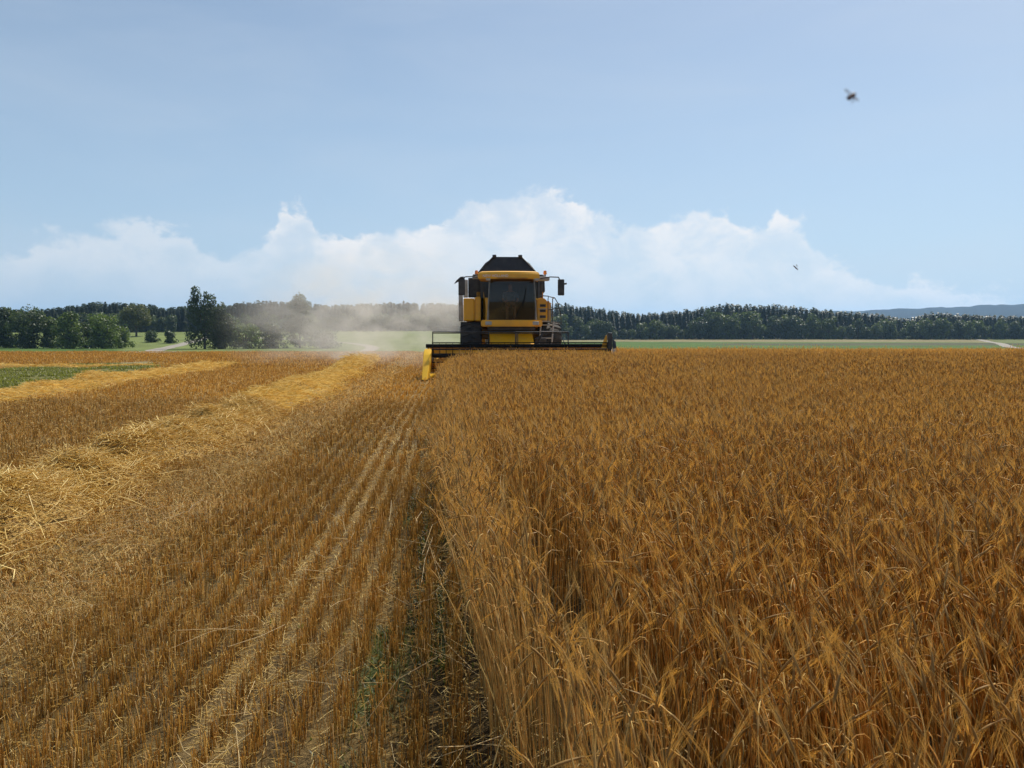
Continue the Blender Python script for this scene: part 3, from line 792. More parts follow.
# ------------------------------------------------------------------ combine harvester
yel = material('yellow_paint', (.80, .385, .010), .36, col2=(.66, .33, .025), scale=2.2, bump=.05)
yel2 = material('dusty_yellow_paint', (.60, .33, .05), .55, col2=(.42, .31, .15), scale=1.6)
blk = material('black_paint', (.016, .016, .018), .45, col2=(.05, .045, .04), scale=4)
tank_m = material('black_tank_cover', (.012, .012, .014), .5, col2=(.03, .028, .026), scale=2)
bright = material('clean_yellow_plastic', (.92, .52, .02), .4, col2=(.78, .40, .03), scale=3)
matte = material('matte_black', (.014, .014, .015), .9, spec=.1)
gry = material('grey_metal', (.22, .21, .19), .5, .3, col2=(.13, .12, .10), scale=5)
pal = material('light_grey_panel', (.42, .41, .39), .5, col2=(.28, .26, .22), scale=3)
rub = material('tyre_rubber', (.02, .019, .018), .85, col2=(.07, .055, .04), scale=3)
drk = material('cab_interior', (.03, .028, .027), .8)
ora = material('orange_lens', (.85, .25, .02), .25)
whi = material('white_letters', (.7, .7, .74), .5)
steel = material('worn_steel', (.35, .33, .30), .35, .8, col2=(.2, .17, .13), scale=9)
glass = bpy.data.materials.new('tinted_glass'); glass.use_nodes = True
t = NT(glass.node_tree); out = t.n['Material Output']; t.n.remove(t.n['Principled BSDF'])
ga = t.add('ShaderNodeBsdfGlossy'); ga.inputs['Roughness'].default_value = .03; ga.inputs['Color'].default_value = (.8, .85, .85, 1)
tp = t.add('ShaderNodeBsdfTransparent'); tp.inputs['Color'].default_value = (.46, .45, .39, 1)
dd = t.add('ShaderNodeBsdfDiffuse'); dd.inputs['Color'].default_value = (.16, .14, .10, 1)
fr = t.add('ShaderNodeFresnel'); fr.inputs['IOR'].default_value = 1.5
m0 = t.add('ShaderNodeMixShader'); m0.inputs[0].default_value = .10; t.l.new(tp.outputs[0], m0.inputs[1]); t.l.new(dd.outputs[0], m0.inputs[2])
m1 = t.add('ShaderNodeMixShader'); t.l.new(fr.outputs[0], m1.inputs[0]); t.l.new(m0.outputs[0], m1.inputs[1]); t.l.new(ga.outputs[0], m1.inputs[2]); t.l.new(m1.outputs[0], out.inputs[0])


class MB:
    def __init__(s): s.bm = bmesh.new()
    def _add(s, tmp):
        me = bpy.data.meshes.new('t'); tmp.to_mesh(me); tmp.free(); s.bm.from_mesh(me); bpy.data.meshes.remove(me)
    def box(s, x0, x1, y0, y1, z0, z1, bev=.02, rot=None):
        b = bmesh.new(); bmesh.ops.create_cube(b, size=1)
        c = Vector(((x0 + x1) / 2, (y0 + y1) / 2, (z0 + z1) / 2))
        bmesh.ops.scale(b, vec=(abs(x1 - x0), abs(y1 - y0), abs(z1 - z0)), verts=b.verts)
        bev = min(bev, .45 * min(abs(x1 - x0), abs(y1 - y0), abs(z1 - z0)))
        if bev > 0: bmesh.ops.bevel(b, geom=b.edges[:], offset=bev, segments=2, affect='EDGES', profile=.6)
        if rot: bmesh.ops.rotate(b, verts=b.verts, matrix=Matrix.Rotation(rot[1], 3, rot[0]))
        bmesh.ops.translate(b, verts=b.verts, vec=c); s._add(b); return s
    def prism(s, prof, axis, a, b_, bev=.012):
        """profile in the plane across the axis, pushed from a to b_"""
        b = bmesh.new()
        def P(u, v, k): return {'X': (k, u, v), 'Y': (u, k, v), 'Z': (u, v, k)}[axis]
        f = b.faces.new([b.verts.new(P(u, v, a)) for u, v in prof])
        r = bmesh.ops.extrude_face_region(b, geom=[f]); vs = [e for e in r['geom'] if isinstance(e, bmesh.types.BMVert)]
        bmesh.ops.translate(b, verts=vs, vec=Vector(P(0, 0, b_)) - Vector(P(0, 0, a))); bmesh.ops.recalc_face_normals(b, faces=b.faces)
        if bev: bmesh.ops.bevel(b, geom=b.edges[:], offset=bev, segments=2, affect='EDGES')
        s._add(b); return s
    def hull(s, pts, bev=.01):
        b = bmesh.new(); vs = [b.verts.new(p) for p in pts]; bmesh.ops.convex_hull(b, input=vs); bmesh.ops.recalc_face_normals(b, faces=b.faces)
        if bev: bmesh.ops.bevel(b, geom=b.edges[:], offset=bev, segments=2, affect='EDGES')
        s._add(b); return s
    def bar(s, pts, r, n=8):
        for a, c in zip(pts[:-1], pts[1:]):
            a, c = Vector(a), Vector(c); b = bmesh.new(); L = (c - a).length
            bmesh.ops.create_cone(b, cap_ends=True, segments=n, radius1=r, radius2=r, depth=L)
            bmesh.ops.rotate(b, verts=b.verts, matrix=(c - a).to_track_quat('Z', 'Y').to_matrix()); bmesh.ops.translate(b, verts=b.verts, vec=(a + c) / 2); s._add(b)
        for p in pts[1:-1]:
            b = bmesh.new(); bmesh.ops.create_icosphere(b, subdivisions=1, radius=r * 1.02); bmesh.ops.translate(b, verts=b.verts, vec=p); s._add(b)
        return s
    def lathe(s, prof, cx, cy, cz, n=40):
        """profile (x along axle, radius)"""
        b = bmesh.new(); rings = []
        for k in range(n):
            a = 2 * math.pi * k / n; rings.append([b.verts.new((cx + u, cy + math.cos(a) * r_, cz + math.sin(a) * r_)) for u, r_ in prof])
        for k in range(n):
            for j in range(len(prof) - 1): b.faces.new((rings[k][j], rings[k][j + 1], rings[(k + 1) % n][j + 1], rings[(k + 1) % n][j]))
        s._add(b); return s
    def build(s, name, m, parent, smooth=False):
        me = bpy.data.meshes.new(name); s.bm.to_mesh(me); s.bm.free(); me.materials.append(m)
        if smooth: me.polygons.foreach_set('use_smooth', [True] * len(me.polygons))
        o = bpy.data.objects.new(name, me); C.objects.link(o); o.parent = parent; return o


HV = empty('combine_harvester', (-.07, 28.0, 0), R(3.2))
tag(HV, 'yellow combine harvester with a wide header cutting the barley', 'combine harvester')


def wheel(name, x, y, rad, wd, sgn):
    m = MB(); h = wd / 2; rr = rad * .52
    m.lathe([(-h * .5, .02), (-h * .5, rr * .3), (-h * .2, rr * .45), (-h * .15, rr * .85), (-h * .75, rr), (-h * .75, rr * 1.06), (h * .75, rr * 1.06), (h * .75, rr), (h * .15, rr * .85), (h * .2, rr * .4), (h * .5, rr * .3), (h * .5, .02)], x, y, rad)
    for k in range(8):
        a = k * math.pi / 4; m.bar([(x - h * .55, y + math.cos(a) * rr * .2, rad + math.sin(a) * rr * .2), (x - h * .28, y + math.cos(a) * rr * .2, rad + math.sin(a) * rr * .2)], .02, 6)
    rim = m.build(name, yel2, HV, True)
    m = MB()
    m.lathe([(-h * .75, rr), (-h * .92, rr * 1.2), (-h, rad * .78), (-h * .93, rad * .93), (-h * .7, rad * .965), (h * .7, rad * .965), (h * .93, rad * .93), (h, rad * .78), (h * .92, rr * 1.2), (h * .75, rr)], x, y, rad)
    nl = 22
    for k in range(nl):
        for sd_ in (-1, 1):
            a0 = 2 * math.pi * (k + .25 * sd_) / nl; a1 = a0 + .16
            p = lambda a, u, r_: (x + u, y + math.cos(a) * r_, rad + math.sin(a) * r_)
            m.hull([p(a0, 0, rad), p(a0 + .05, 0, rad), p(a1, sd_ * h * .97, rad * .985), p(a1 + .06, sd_ * h * .97, rad * .985), p(a0, 0, rad * .94), p(a0 + .05, 0, rad * .94), p(a1, sd_ * h * .97, rad * .9), p(a1 + .06, sd_ * h * .97, rad * .9)], 0)
    m.build('tyre', rub, rim, False)


wheel('front_wheel', -1.36, 0, .93, .74, -1); wheel('front_wheel', 1.36, 0, .93, .74, 1)
wheel('rear_wheel', -1.15, 4.0, .62, .45, -1); wheel('rear_wheel', 1.15, 4.0, .62, .45, 1)
m = MB(); m.bar([(-1.0, 0, .93), (1.0, 0, .93)], .13, 12).bar([(-1, 4, .62), (1, 4, .62)], .09, 10).box(-.75, .75, -.3, 5, 1.0, 1.25, .03)
m.build('axle', blk, HV)
# threshing body with sloping tail
m = MB(); m.prism([(.35, 1.25), (4.6, 1.25), (6.2, 1.5), (6.3, 2.4), (5.6, 2.95), (.35, 2.95)], 'X', -1.2, 1.2, .04); m.build('body', yel, HV)
for sg in (-1, 1):
    m = MB(); m.prism([(.6, 1.45), (4.4, 1.3), (5.9, 1.7), (5.9, 2.3), (4.9, 2.6), (.6, 2.6)], 'X', sg * 1.215, sg * 1.5, .05); m.box(sg * 1.503, sg * 1.515, .9, 3.6, 2.2, 2.32, .004); m.build('side_panel', yel2, HV)
# grain tank and the raised black covers
m = MB(); m.hull([(-1.3, .75, 2.9), (1.3, .75, 2.9), (-1.3, 3.3, 2.9), (1.3, 3.3, 2.9), (-1.3, .75, 3.55), (1.28, .75, 3.55), (-1.3, 3.3, 3.55), (1.28, 3.3, 3.55)], .03); m.build('grain_tank', blk, HV)
m = MB(); x0 = -.03
zb, zt, yf, yb = 3.56, 4.22, 1.0, 3.0
bw, tw = 1.13, .47
m.hull([(x0 - bw, yf, zb), (x0 + bw, yf, zb), (x0 - tw, yf + .28, zt), (x0 + tw, yf + .28, zt), (x0 - .80, yf + .2, zb + .43), (x0 + .80, yf + .2, zb + .43), (x0 - .80, yf + .23, zb + .43), (x0 + .80, yf + .23, zb + .43), (x0 - bw, yf + .03, zb), (x0 + bw, yf + .03, zb), (x0 - tw, yf + .31, zt), (x0 + tw, yf + .31, zt)], 0)
m.hull([(x0 - bw, yb, zb), (x0 + bw, yb, zb), (x0 - tw, yb - .28, zt), (x0 + tw, yb - .28, zt), (x0 - bw, yb + .03, zb), (x0 + bw, yb + .03, zb), (x0 - tw, yb - .25, zt), (x0 + tw, yb - .25, zt)], 0)
for sg in (-1, 1):
    m.hull([(x0 + sg * bw, yf, zb), (x0 + sg * tw, yf + .28, zt), (x0 + sg * bw, yb, zb), (x0 + sg * tw, yb - .28, zt), (x0 + sg * (bw - .03), yf, zb), (x0 + sg * (tw - .03), yf + .28, zt), (x0 + sg * (bw - .03), yb, zb), (x0 + sg * (tw - .03), yb - .28, zt)], 0)
m.build('tank_cover', tank_m, HV)
for sg in (-1, 1):
    m = MB(); m.bar([(x0 + sg * (bw - .01), yf - .02, zb), (x0 + sg * (tw + .02), yf + .25, zt + .02)], .022); m.box(x0 + sg * tw - .07, x0 + sg * tw + .07, yf + .2, yf + .36, zt - .03, zt + .07, .015); m.build('cover_hinge', blk, HV)
# cab: floor belt, pillars, roof, glass
def arc(x, w_, depth): return -depth * math.sqrt(max(0, 1 - (x / w_) ** 2))
cy = -.85
m = MB(); xs = np.linspace(-1.02, 1.02, 17)
prof = [(x, cy + arc(x, 1.35, .62)) for x in xs] + [(1.02, .2), (-1.02, .2)]
m.prism(prof, 'Z', 1.68, 1.90, .03); m.build('cab_floor', yel, HV)
m = MB(); m.prism([(x, cy + .12 + arc(x, 1.2, .5)) for x in np.linspace(-.8, .8, 11)] + [(.8, .1), (-.8, .1)], 'Z', 1.56, 1.677, .02); m.build('cab_underside', blk, HV)
m = MB(); xs = np.linspace(-1.14, .90, 19)
prof = [(x, cy - .12 + arc(x, 1.5, .62)) for x in xs] + [(1.02, .55), (-1.02, .55)]
b = bmesh.new()
lv = [(3.25, .97, 0), (3.29, 1.0, 0), (3.40, 1.0, 0), (3.47, .96, .04), (3.505, .86, .12), (3.52, .5, .4)]
rings = [[b.verts.new((x * k, y + dy if y < 0 else y - dy, z)) for x, y in prof] for z, k, dy in lv]
for a_, c_ in zip(rings[:-1], rings[1:]):
    for k in range(len(prof)): b.faces.new((a_[k], a_[(k + 1) % len(prof)], c_[(k + 1) % len(prof)], c_[k]))
b.faces.new(rings[-1]); b.faces.new(rings[0][::-1]); bmesh.ops.recalc_face_normals(b, faces=b.faces)
m._add(b); roof = m.build('cab_roof', yel, HV, False)
# lettering on the roof edge
tx = bpy.data.curves.new('lettering', 'FONT'); tx.body = 'NEW HOLLAND'; tx.size = .115; tx.extrude = .004; tx.align_x = 'LEFT'
to = bpy.data.objects.new('lettering_curve', tx); C.objects.link(to); bpy.context.view_layer.update()
me = bpy.data.meshes.new_from_object(to.evaluated_get(bpy.context.evaluated_depsgraph_get())); bpy.data.objects.remove(to)
for v in me.vertices:                         # bend round the roof edge
    x, z, e = v.co.x - .98, v.co.y, v.co.z
    v.co = (x, cy - .12 + arc(x, 1.5, .62) - .006 - e, 3.305 + z)
me.materials.append(whi); lo = bpy.data.objects.new('lettering', me); C.objects.link(lo); lo.parent = roof
for x in (-.8, .8):
    m = MB(); yy = cy - .12 + arc(x, 1.5, .62) - .02; m.box(x - .075, x + .075, yy, yy + .07, 3.19, 3.262, .012); wl = m.build('work_light', pal, roof)
# pillars
def cabx(z, side): return side * (.80 - .07 * (z - 1.9) / 1.35)
for sg in (-1, 1):
    m = MB(); pf = [(cabx(z, sg), cy + arc(.78, 1.2, .5) + .02, z) for z in (1.88, 2.3, 2.8, 3.27)]; m.bar(pf, .035); m.build('front_pillar', gry, HV)
    m = MB(); m.bar([(sg * .98, .1, 1.9), (sg * .98, .1, 3.27)], .05); m.build('rear_pillar', blk, HV)
b = bmesh.new(); nz, nx_ = 7, 15; grid = []
for i in range(nz):
    z = 1.91 + (3.26 - 1.91) * i / (nz - 1); row = []
    for j in range(nx_):
        u = -1 + 2 * j / (nx_ - 1); x = cabx(z, 1) * u; bul = .05 * math.sin(math.pi * i / (nz - 1)); row.append(b.verts.new((x, cy + .02 + arc(x, 1.2, .5) - bul, z)))
    grid.append(row)
for i in range(nz - 1):
    for j in range(nx_ - 1): b.faces.new((grid[i][j], grid[i][j + 1], grid[i + 1][j + 1], grid[i + 1][j]))
m = MB(); m._add(b); m.build('windscreen', glass, HV, True)
yf_ = cy + arc(.78, 1.2, .5) + .03
for sg in (-1, 1):
    m = MB(); b = bmesh.new(); q = [(cabx(1.91, sg), yf_, 1.91), (sg * .98, .08, 1.91), (sg * .97, .08, 3.26), (cabx(3.26, sg), yf_, 3.26)]
    b.faces.new([b.verts.new(p) for p in q]); m._add(b); m.build('side_window', glass, HV)
m = MB(); m.box(-.97, .97, .12, .16, 1.9, 3.26, .01); m.build('cab_rear_wall', drk, HV)
m = MB(); m.box(-.3, .3, -.45, .05, 2.2, 2.34, .05).box(-.28, .28, -.03, .1, 2.3, 2.95, .05).box(-.16, .16, -.3, 0, 1.9, 2.2, .03); m.build('driver_seat', blk, HV)
m = MB(); m.bar([(0, -1.0, 1.9), (0, -.82, 2.42)], .035)
ring = [(.19 * math.cos(a), -.82 - .05 + .14 * math.sin(a) * .55, 2.45 + .19 * math.sin(a) * .5) for a in np.linspace(0, 2 * math.pi, 17)]; m.bar(ring, .014, 6); m.build('steering_wheel', blk, HV)
m = MB(); yw = cy + arc(.1, 1.2, .5) - .06; m.bar([(.1, yw, 1.93), (.42, yw + .04, 2.62)], .014, 6).bar([(.36, yw + .02, 2.3), (.47, yw + .05, 2.95)], .012, 6); m.build('wiper', matte, HV)
for x in (-.78, .78):
    m = MB(); yy = cy + arc(x, 1.35, .62) - .03; m.box(x - .11, x + .11, yy, yy + .08, 1.73, 1.85, .02); m.build('headlight', pal, HV)
m = MB(); m.box(-.5, .5, cy - .12 + arc(0, 1.5, .62) - .012, cy + arc(0, 1.5, .62) + .02, 3.262, 3.275, .003); m.build('roof_seam', blk, roof)
# panels beside the cab
m = MB(); m.box(-1.62, -1.24, -.25, .55, 1.88, 2.66, .05).box(-1.22, -1.02, -.2, .55, 1.88, 2.7, .04).box(-1.24, -1.22, -.2, .5, 1.9, 2.6, 0); m.build('left_locker', yel, HV).name = 'locker'
m = MB(); m.box(-1.79, -1.64, .1, .7, 1.88, 3.26, .03).box(-1.62, -1.46, .12, .7, 2.72, 3.32, .02); m.build('air_intake_panel', pal, HV)
m = MB(); m.box(-1.45, -.99, .35, .7, 2.72, 3.4, .03); m.build('tank_front', blk, HV)
m = MB(); m.box(.99, 1.16, .3, .7, 2.6, 3.36, .02); m.build('tank_front', blk, HV)
m = MB(); m.prism([(.9, 1.9), (1.26, 1.9), (1.27, 2.5), (1.2, 2.64), (1.0, 2.68), (.9, 2.6)], 'Y', -.5, .25, .03); pn = m.build('locker', yel, HV)
for z in (1.98, 2.18, 2.36):
    m = MB(); m.box(1.0, 1.2, -.515, -.49, z, z + .09, .006); m.build('vent_slot', blk, pn)
m = MB(); m.box(.88, 1.32, -.75, .2, 1.84, 1.875, .01).box(.95, 1.3, -.53, -.505, 2.275, 2.30, .004); m.build('platform', pal, HV)
# ladder and rails on the image right
m = MB(); m.bar([(1.02, -.75, 1.86), (.90, -.95, .65)], .03).bar([(1.45, -.75, 1.86), (1.33, -.95, .65)], .03)
for k in range(5):
    f = k / 4.5; m.box(.93 + .1 * (1 - f), 1.42 - .02 * f, -.98 + .2 * (1 - f), -.78 + .2 * (1 - f) - .06, 1.72 - 1.0 * f, 1.755 - 1.0 * f, .006)
m.build('ladder', pal, HV)
m = MB(); m.bar([(1.26, -.7, 1.86), (1.26, -.7, 2.62), (1.28, -.65, 2.72), (1.0, -.6, 2.74)], .016).bar([(1.3, -.7, 2.7), (1.48, -.75, 2.66), (1.6, -.8, 2.45), (1.68, -.85, 2.1), (1.7, -.85, 1.75)], .016).bar([(1.48, -.1, 1.86), (1.48, -.1, 2.66), (1.48, -.75, 2.66)], .016).bar([(1.26, -.7, 2.25), (1.6, -.8, 2.3)], .014)
m.build('handrail', blk, HV)
# hydraulic lumps under the cab, right
m = MB(); m.box(.8, 1.2, -.9, -.55, .95, 1.3, .06).bar([(.8, -.9, 1.25), (1.15, -.8, 1.45)], .035).bar([(.85, -1.1, .95), (1.1, -.7, 1.6)], .03); m.build('hydraulic_block', blk, HV)
# mirrors
for sg in (-1, 1):
    m = MB(); m.bar([(sg * .98, -.9, 3.3), (sg * 1.3, -1.1, 3.34), (sg * 1.56, -1.15, 3.33), (sg * 1.62, -1.15, 3.22)], .018)
    arm = m.build('mirror_arm', blk, HV)
    m = MB(); m.box(sg * 1.66 - .12, sg * 1.66 + .10, -1.2, -1.12, 2.72, 3.26, .03); m.build('mirror', blk, arm)
    m = MB()
    if sg < 0: m.hull([(-1.9, -1.2, 3.1), (-1.93, -1.15, 3.08), (-1.6, -1.2, 3.34), (-1.6, -1.15, 3.27), (-1.72, -1.2, 3.32), (-1.85, -1.2, 3.2)], 0)
    else: m.bar([(1.74, -1.15, 3.1), (1.84, -1.15, 3.12)], .03)
    m.build('small_mirror', blk, arm)
for x in (-1.17, 1.17):
    m = MB(); m.bar([(x, -.55, 3.36), (x, -.55, 3.46)], .03); m.lathe([(0, .001)], 0, 0, 0, 3) if False else None; bs = m.build('beacon_base', gry, HV)
    m = MB(); b = bmesh.new(); bmesh.ops.create_cone(b, cap_ends=True, segments=14, radius1=.065, radius2=.05, depth=.13); bmesh.ops.bevel(b, geom=b.edges[:], offset=.012, segments=2, affect='EDGES'); bmesh.ops.translate(b, verts=b.verts, vec=(x, -.55, 3.525)); m._add(b); m.build('beacon', ora, bs)
m = MB(); m.box(.86, 1.3, -.85, -.45, 3.24, 3.37, .02).box(-1.3, -.98, -.7, -.4, 3.3, 3.36, .015); m.build('lamp_bracket', pal, HV)
# unloading auger folded along the far side, engine deck, exhaust, straw hood
m = MB(); m.bar([(1.16, 1.9, 2.9), (1.16, 1.9, 3.35), (1.2, 6.6, 3.3)], .15, 16); m.build('unloading_auger', yel, HV)
m = MB(); m.box(-1.0, 1.0, 3.5, 5.4, 2.95, 3.35, .06); m.build('engine_deck', blk, HV)
m = MB(); m.bar([(-.6, 4.2, 3.3), (-.6, 4.2, 3.75)], .08, 12); m.build('exhaust_pipe', steel, HV)
m = MB(); m.prism([(5.6, .9), (6.5, .7), (6.6, 1.5), (6.2, 1.8), (5.4, 1.6)], 'X', -.95, .95, .03); m.build('straw_hood', yel, HV)
# feeder house
m = MB(); m.prism([(.2, 1.0), (.2, 1.54), (-.9, 1.52), (-2.05, 1.0), (-2.05, .3), (-1.6, .25)], 'X', -.74, .70, .03); fh = m.build('feeder_house', yel, HV)
m = MB(); m.box(-.78, .74, -.75, -.6, .7, 1.545, .02).bar([(.5, -1.9, 1.0), (.62, -.4, 1.3)], .05); m.build('feeder_collar', blk, fh)
m = MB(); m.box(.42, .66, -1.6, -1.3, 1.0, 1.14, .03); m.build('drive_cover', yel, fh)

# header: table, dividers, auger, knife, reel
HX0, HX1 = -2.72, 3.10
m = MB(); m.box(HX0 + .03, HX1 - .03, -2.02, -1.97, .22, 1.02, .01); m.box(HX0, HX1, -3.0, -2.0, .16, .2, .01); m.box(HX0, HX1, -2.1, -1.95, .98, 1.1, .02)
hd = m.build('header', bright, HV)
m = MB(); m.bar([(HX0 + .05, -2.35, .55), (HX1 - .05, -2.35, .55)], .15, 16)
for k in range(46):
    a = k * .85; xx = HX0 + .1 + k * (HX1 - HX0 - .2) / 45
    m.hull([(xx, -2.35 + math.cos(a) * .14, .55 + math.sin(a) * .14), (xx + .02, -2.35 + math.cos(a + .4) * .14, .55 + math.sin(a + .4) * .14), (xx, -2.35 + math.cos(a) * .28, .55 + math.sin(a) * .28), (xx + .03, -2.35 + math.cos(a + .5) * .28, .55 + math.sin(a + .5) * .28), (xx + .07, -2.35 + math.cos(a + .9) * .28, .55 + math.sin(a + .9) * .28), (xx + .07, -2.35 + math.cos(a + .9) * .14, .55 + math.sin(a + .9) * .14)], 0)
m.build('table_auger', yel, hd)
m = MB(); m.box(HX0, HX1, -3.06, -2.99, .15, .19, .004)
for k in range(60):
    xx = HX0 + .05 + k * (HX1 - HX0 - .1) / 59; m.hull([(xx - .02, -3.04, .16), (xx + .02, -3.04, .16), (xx, -3.16, .165), (xx, -3.04, .19)], 0)
m.build('cutter_bar', steel, hd)
# end sheets with pointed dividers
m = MB(); m.prism([(-3.05, .18), (-2.0, .18), (-1.95, 1.08), (-2.5, 1.02), (-3.0, .6)], 'X', HX0 - .03, HX0 + .01, .006); m.build('end_sheet', bright, hd)
m = MB(); m.hull([(HX0 - .15, -3.75, .06), (HX0 + .02, -3.78, .05), (HX0 + .08, -3.0, .12), (HX0 - .16, -3.0, .12), (HX0 - .1, -2.9, .98), (HX0 + .12, -2.9, .98), (HX0 - .13, -3.1, .8), (HX0 + .10, -3.12, .8)], .01)
m.hull([(HX0 - .03, -3.72, .06), (HX0 + .26, -3.3, .12), (HX0 + .28, -3.28, .24), (HX0 - .02, -3.6, .24)], .01); m.build('crop_divider', bright, hd)
m = MB(); m.prism([(-3.05, .18), (-2.0, .18), (-1.95, 1.08), (-2.5, 1.02), (-3.0, .6)], 'X', HX1 - .01, HX1 + .03, .006); m.build('end_sheet', blk, hd)
m = MB(); m.hull([(HX1 - .02, -3.75, .05), (HX1 + .1, -3.72, .06), (HX1 + .12, -3.0, .12), (HX1 - .04, -3.0, .12), (HX1 - .02, -2.9, .98), (HX1 + .1, -2.9, .98)], .01); m.build('crop_divider', blk, hd)
m = MB(); m.box(HX1 - .12, HX1 + .02, -2.7, -2.55, .95, 1.48, .03).hull([(HX1 + .02, -2.7, .95), (HX1 + .16, -2.7, .98), (HX1 + .15, -2.6, 1.2), (HX1 + .02, -2.6, 1.3)], .01); m.build('reel_drive', blk, hd)
m = MB(); m.hull([(HX1 - .34, -2.62, .98), (HX1 - .14, -2.62, .98), (HX1 - .14, -2.62, 1.36), (HX1 - .18, -2.62, 1.42), (HX1 - .34, -2.55, .98), (HX1 - .14, -2.55, 1.4)], .008); m.build('reel_arm_guard', yel, hd)
# reel: six bats with tines round a centre tube
m = MB(); ryc, rzc, rr = -2.75, .76, .40
m.bar([(HX0 + .12, ryc, rzc), (HX1 - .12, ryc, rzc)], .07, 10)
for xx in (HX0 + .15, -1.4, .1, 1.6, HX1 - .15):
    for k in range(6):
        a = k * math.pi / 3 + .52; m.bar([(xx, ryc, rzc), (xx, ryc + rr * math.cos(a), rzc + rr * math.sin(a))], .014, 5)
rl = m.build('reel', matte, hd)
for k in range(6):
    a = k * math.pi / 3 + .52; yy, zz = ryc + rr * math.cos(a), rzc + rr * math.sin(a)
    m = MB(); m.bar([(HX0 + .12, yy, zz), (HX1 - .12, yy, zz)], .018, 6)
    for j in range(28):
        xx = HX0 + .16 + j * (HX1 - HX0 - .32) / 27; m.bar([(xx, yy, zz), (xx, yy + .02, zz - .2)], .006, 4)
    m.build('reel_bat', matte, rl)
m = MB(); m.box(HX0 - .08, HX1 + .04, -2.62, -2.5, 1.0, 1.12, .02); m.build('top_beam', matte, hd)
# raised rail seen above the header on the left and middle
m = MB(); xa, xb, xm = -2.58, 1.72, .05
m.bar([(xa, -2.56, 1.08), (xa, -2.56, 1.50), (xb, -2.56, 1.50), (xb, -2.56, 1.08)], .017, 8); m.bar([(xa, -2.56, 1.46), (xb, -2.56, 1.46)], .012, 6); m.bar([(xm, -2.56, 1.08), (xm, -2.56, 1.48)], .028, 6); m.bar([(xm + .06, -2.56, 1.08), (xm + .06, -2.56, 1.48)], .015, 6)
m.bar([(xb - .1, -2.56, 1.08), (xb - .22, -2.4, 1.45)], .012, 6)
m.build('guard_rail', blk, hd)


# ------------------------------------------------------------------ driver
def skin_body(name, joints, edges, m, parent=None, sub=2):
    me = bpy.data.meshes.new(name); me.from_pydata([j[0] for j in joints], edges, []); me.update()
    o = bpy.data.objects.new(name, me); C.objects.link(o); o.parent = parent
    md = o.modifiers.new('skin', 'SKIN'); 
    for i, j in enumerate(joints): 
        r_ = j[1] if isinstance(j[1], tuple) else (j[1], j[1]); me.skin_vertices[0].data[i].radius = r_; 
    me.skin_vertices[0].data[0].use_root = True
    sb = o.modifiers.new('sub', 'SUBSURF'); sb.levels = sub; sb.render_levels = sub; md.use_smooth_shade = True
    dg = bpy.context.evaluated_depsgraph_get(); nm = bpy.data.meshes.new_from_object(o.evaluated_get(dg)); o.modifiers.clear(); o.data = nm
    nm.materials.clear(); nm.materials.append(m); bpy.data.meshes.remove(me); return o


shirt = material('checked_shirt', (.22, .24, .30), .85, col2=(.12, .13, .17), scale=14)
skinm = material('skin', (.45, .26, .17), .55); hair = material('brown_hair', (.05, .03, .02), .8)
M3 = HV.rotation_euler.to_matrix()
pl = HV.location + M3 @ Vector((0, -.15, 2.34))
J = [((0, 0, .08), (.15, .12)), ((0, 0, .28), (.15, .11)), ((0, -.01, .46), (.18, .12)), ((0, -.02, .58), (.06, .06)), ((0, -.035, .66), (.075, .09)), ((0, -.045, .76), (.075, .095)), ((0, -.04, .82), (.045, .06)),
     ((.2, 0, .50), (.055, .055)), ((.26, -.1, .27), (.045, .045)), ((.17, -.42, .18), (.034, .034)), ((.15, -.52, .19), (.03, .02)),
     ((-.2, 0, .50), (.055, .055)), ((-.26, -.1, .27), (.045, .045)), ((-.17, -.42, .18), (.034, .034)), ((-.15, -.52, .19), (.03, .02)),
     ((.11, -.1, .07), (.085, .08)), ((.13, -.46, .06), (.06, .06)), ((.13, -.5, -.36), (.042, .042)), ((.13, -.62, -.4), (.04, .03)),
     ((-.11, -.1, .07), (.085, .08)), ((-.13, -.46, .06), (.06, .06)), ((-.13, -.5, -.36), (.042, .042)), ((-.13, -.62, -.4), (.04, .03))]
E = [(0, 1), (1, 2), (2, 3), (3, 4), (4, 5), (5, 6), (2, 7), (7, 8), (8, 9), (9, 10), (2, 11), (11, 12), (12, 13), (13, 14), (0, 15), (15, 16), (16, 17), (17, 18), (0, 19), (19, 20), (20, 21), (21, 22)]
per = skin_body('person', J, E, skinm); per.location = pl; per.rotation_euler = HV.rotation_euler
tag(per, 'driver in a dark shirt sitting behind the harvester windscreen, hands on the wheel', 'person')
J2 = [((0, 0, .05), (.17, .135)), ((0, 0, .28), (.17, .125)), ((0, -.01, .46), (.195, .135)), ((0, -.015, .53), (.09, .09)), ((.2, 0, .50), (.068, .068)), ((.26, -.1, .28), (.058, .058)), ((-.2, 0, .50), (.068, .068)), ((-.26, -.1, .28), (.058, .058))]
skin_body('shirt', J2, [(0, 1), (1, 2), (2, 3), (2, 4), (4, 5), (2, 6), (6, 7)], shirt, per)
skin_body('hair', [((0, -.005, .74), (.085, .08)), ((0, -.01, .80), (.08, .09)), ((0, -.02, .845), (.05, .06))], [(0, 1), (1, 2)], hair, per)


# ------------------------------------------------------------------ insects in the air
wing_m = bpy.data.materials.new('insect_wing'); wing_m.use_nodes = True
t = NT(wing_m.node_tree); b_ = t.n['Principled BSDF']; b_.inputs['Base Color'].default_value = (.45, .33, .25, 1); b_.inputs['Alpha'].default_value = .3
fly_m = material('insect_body', (.06, .016, .010), .5, col2=(.10, .03, .02), scale=400)


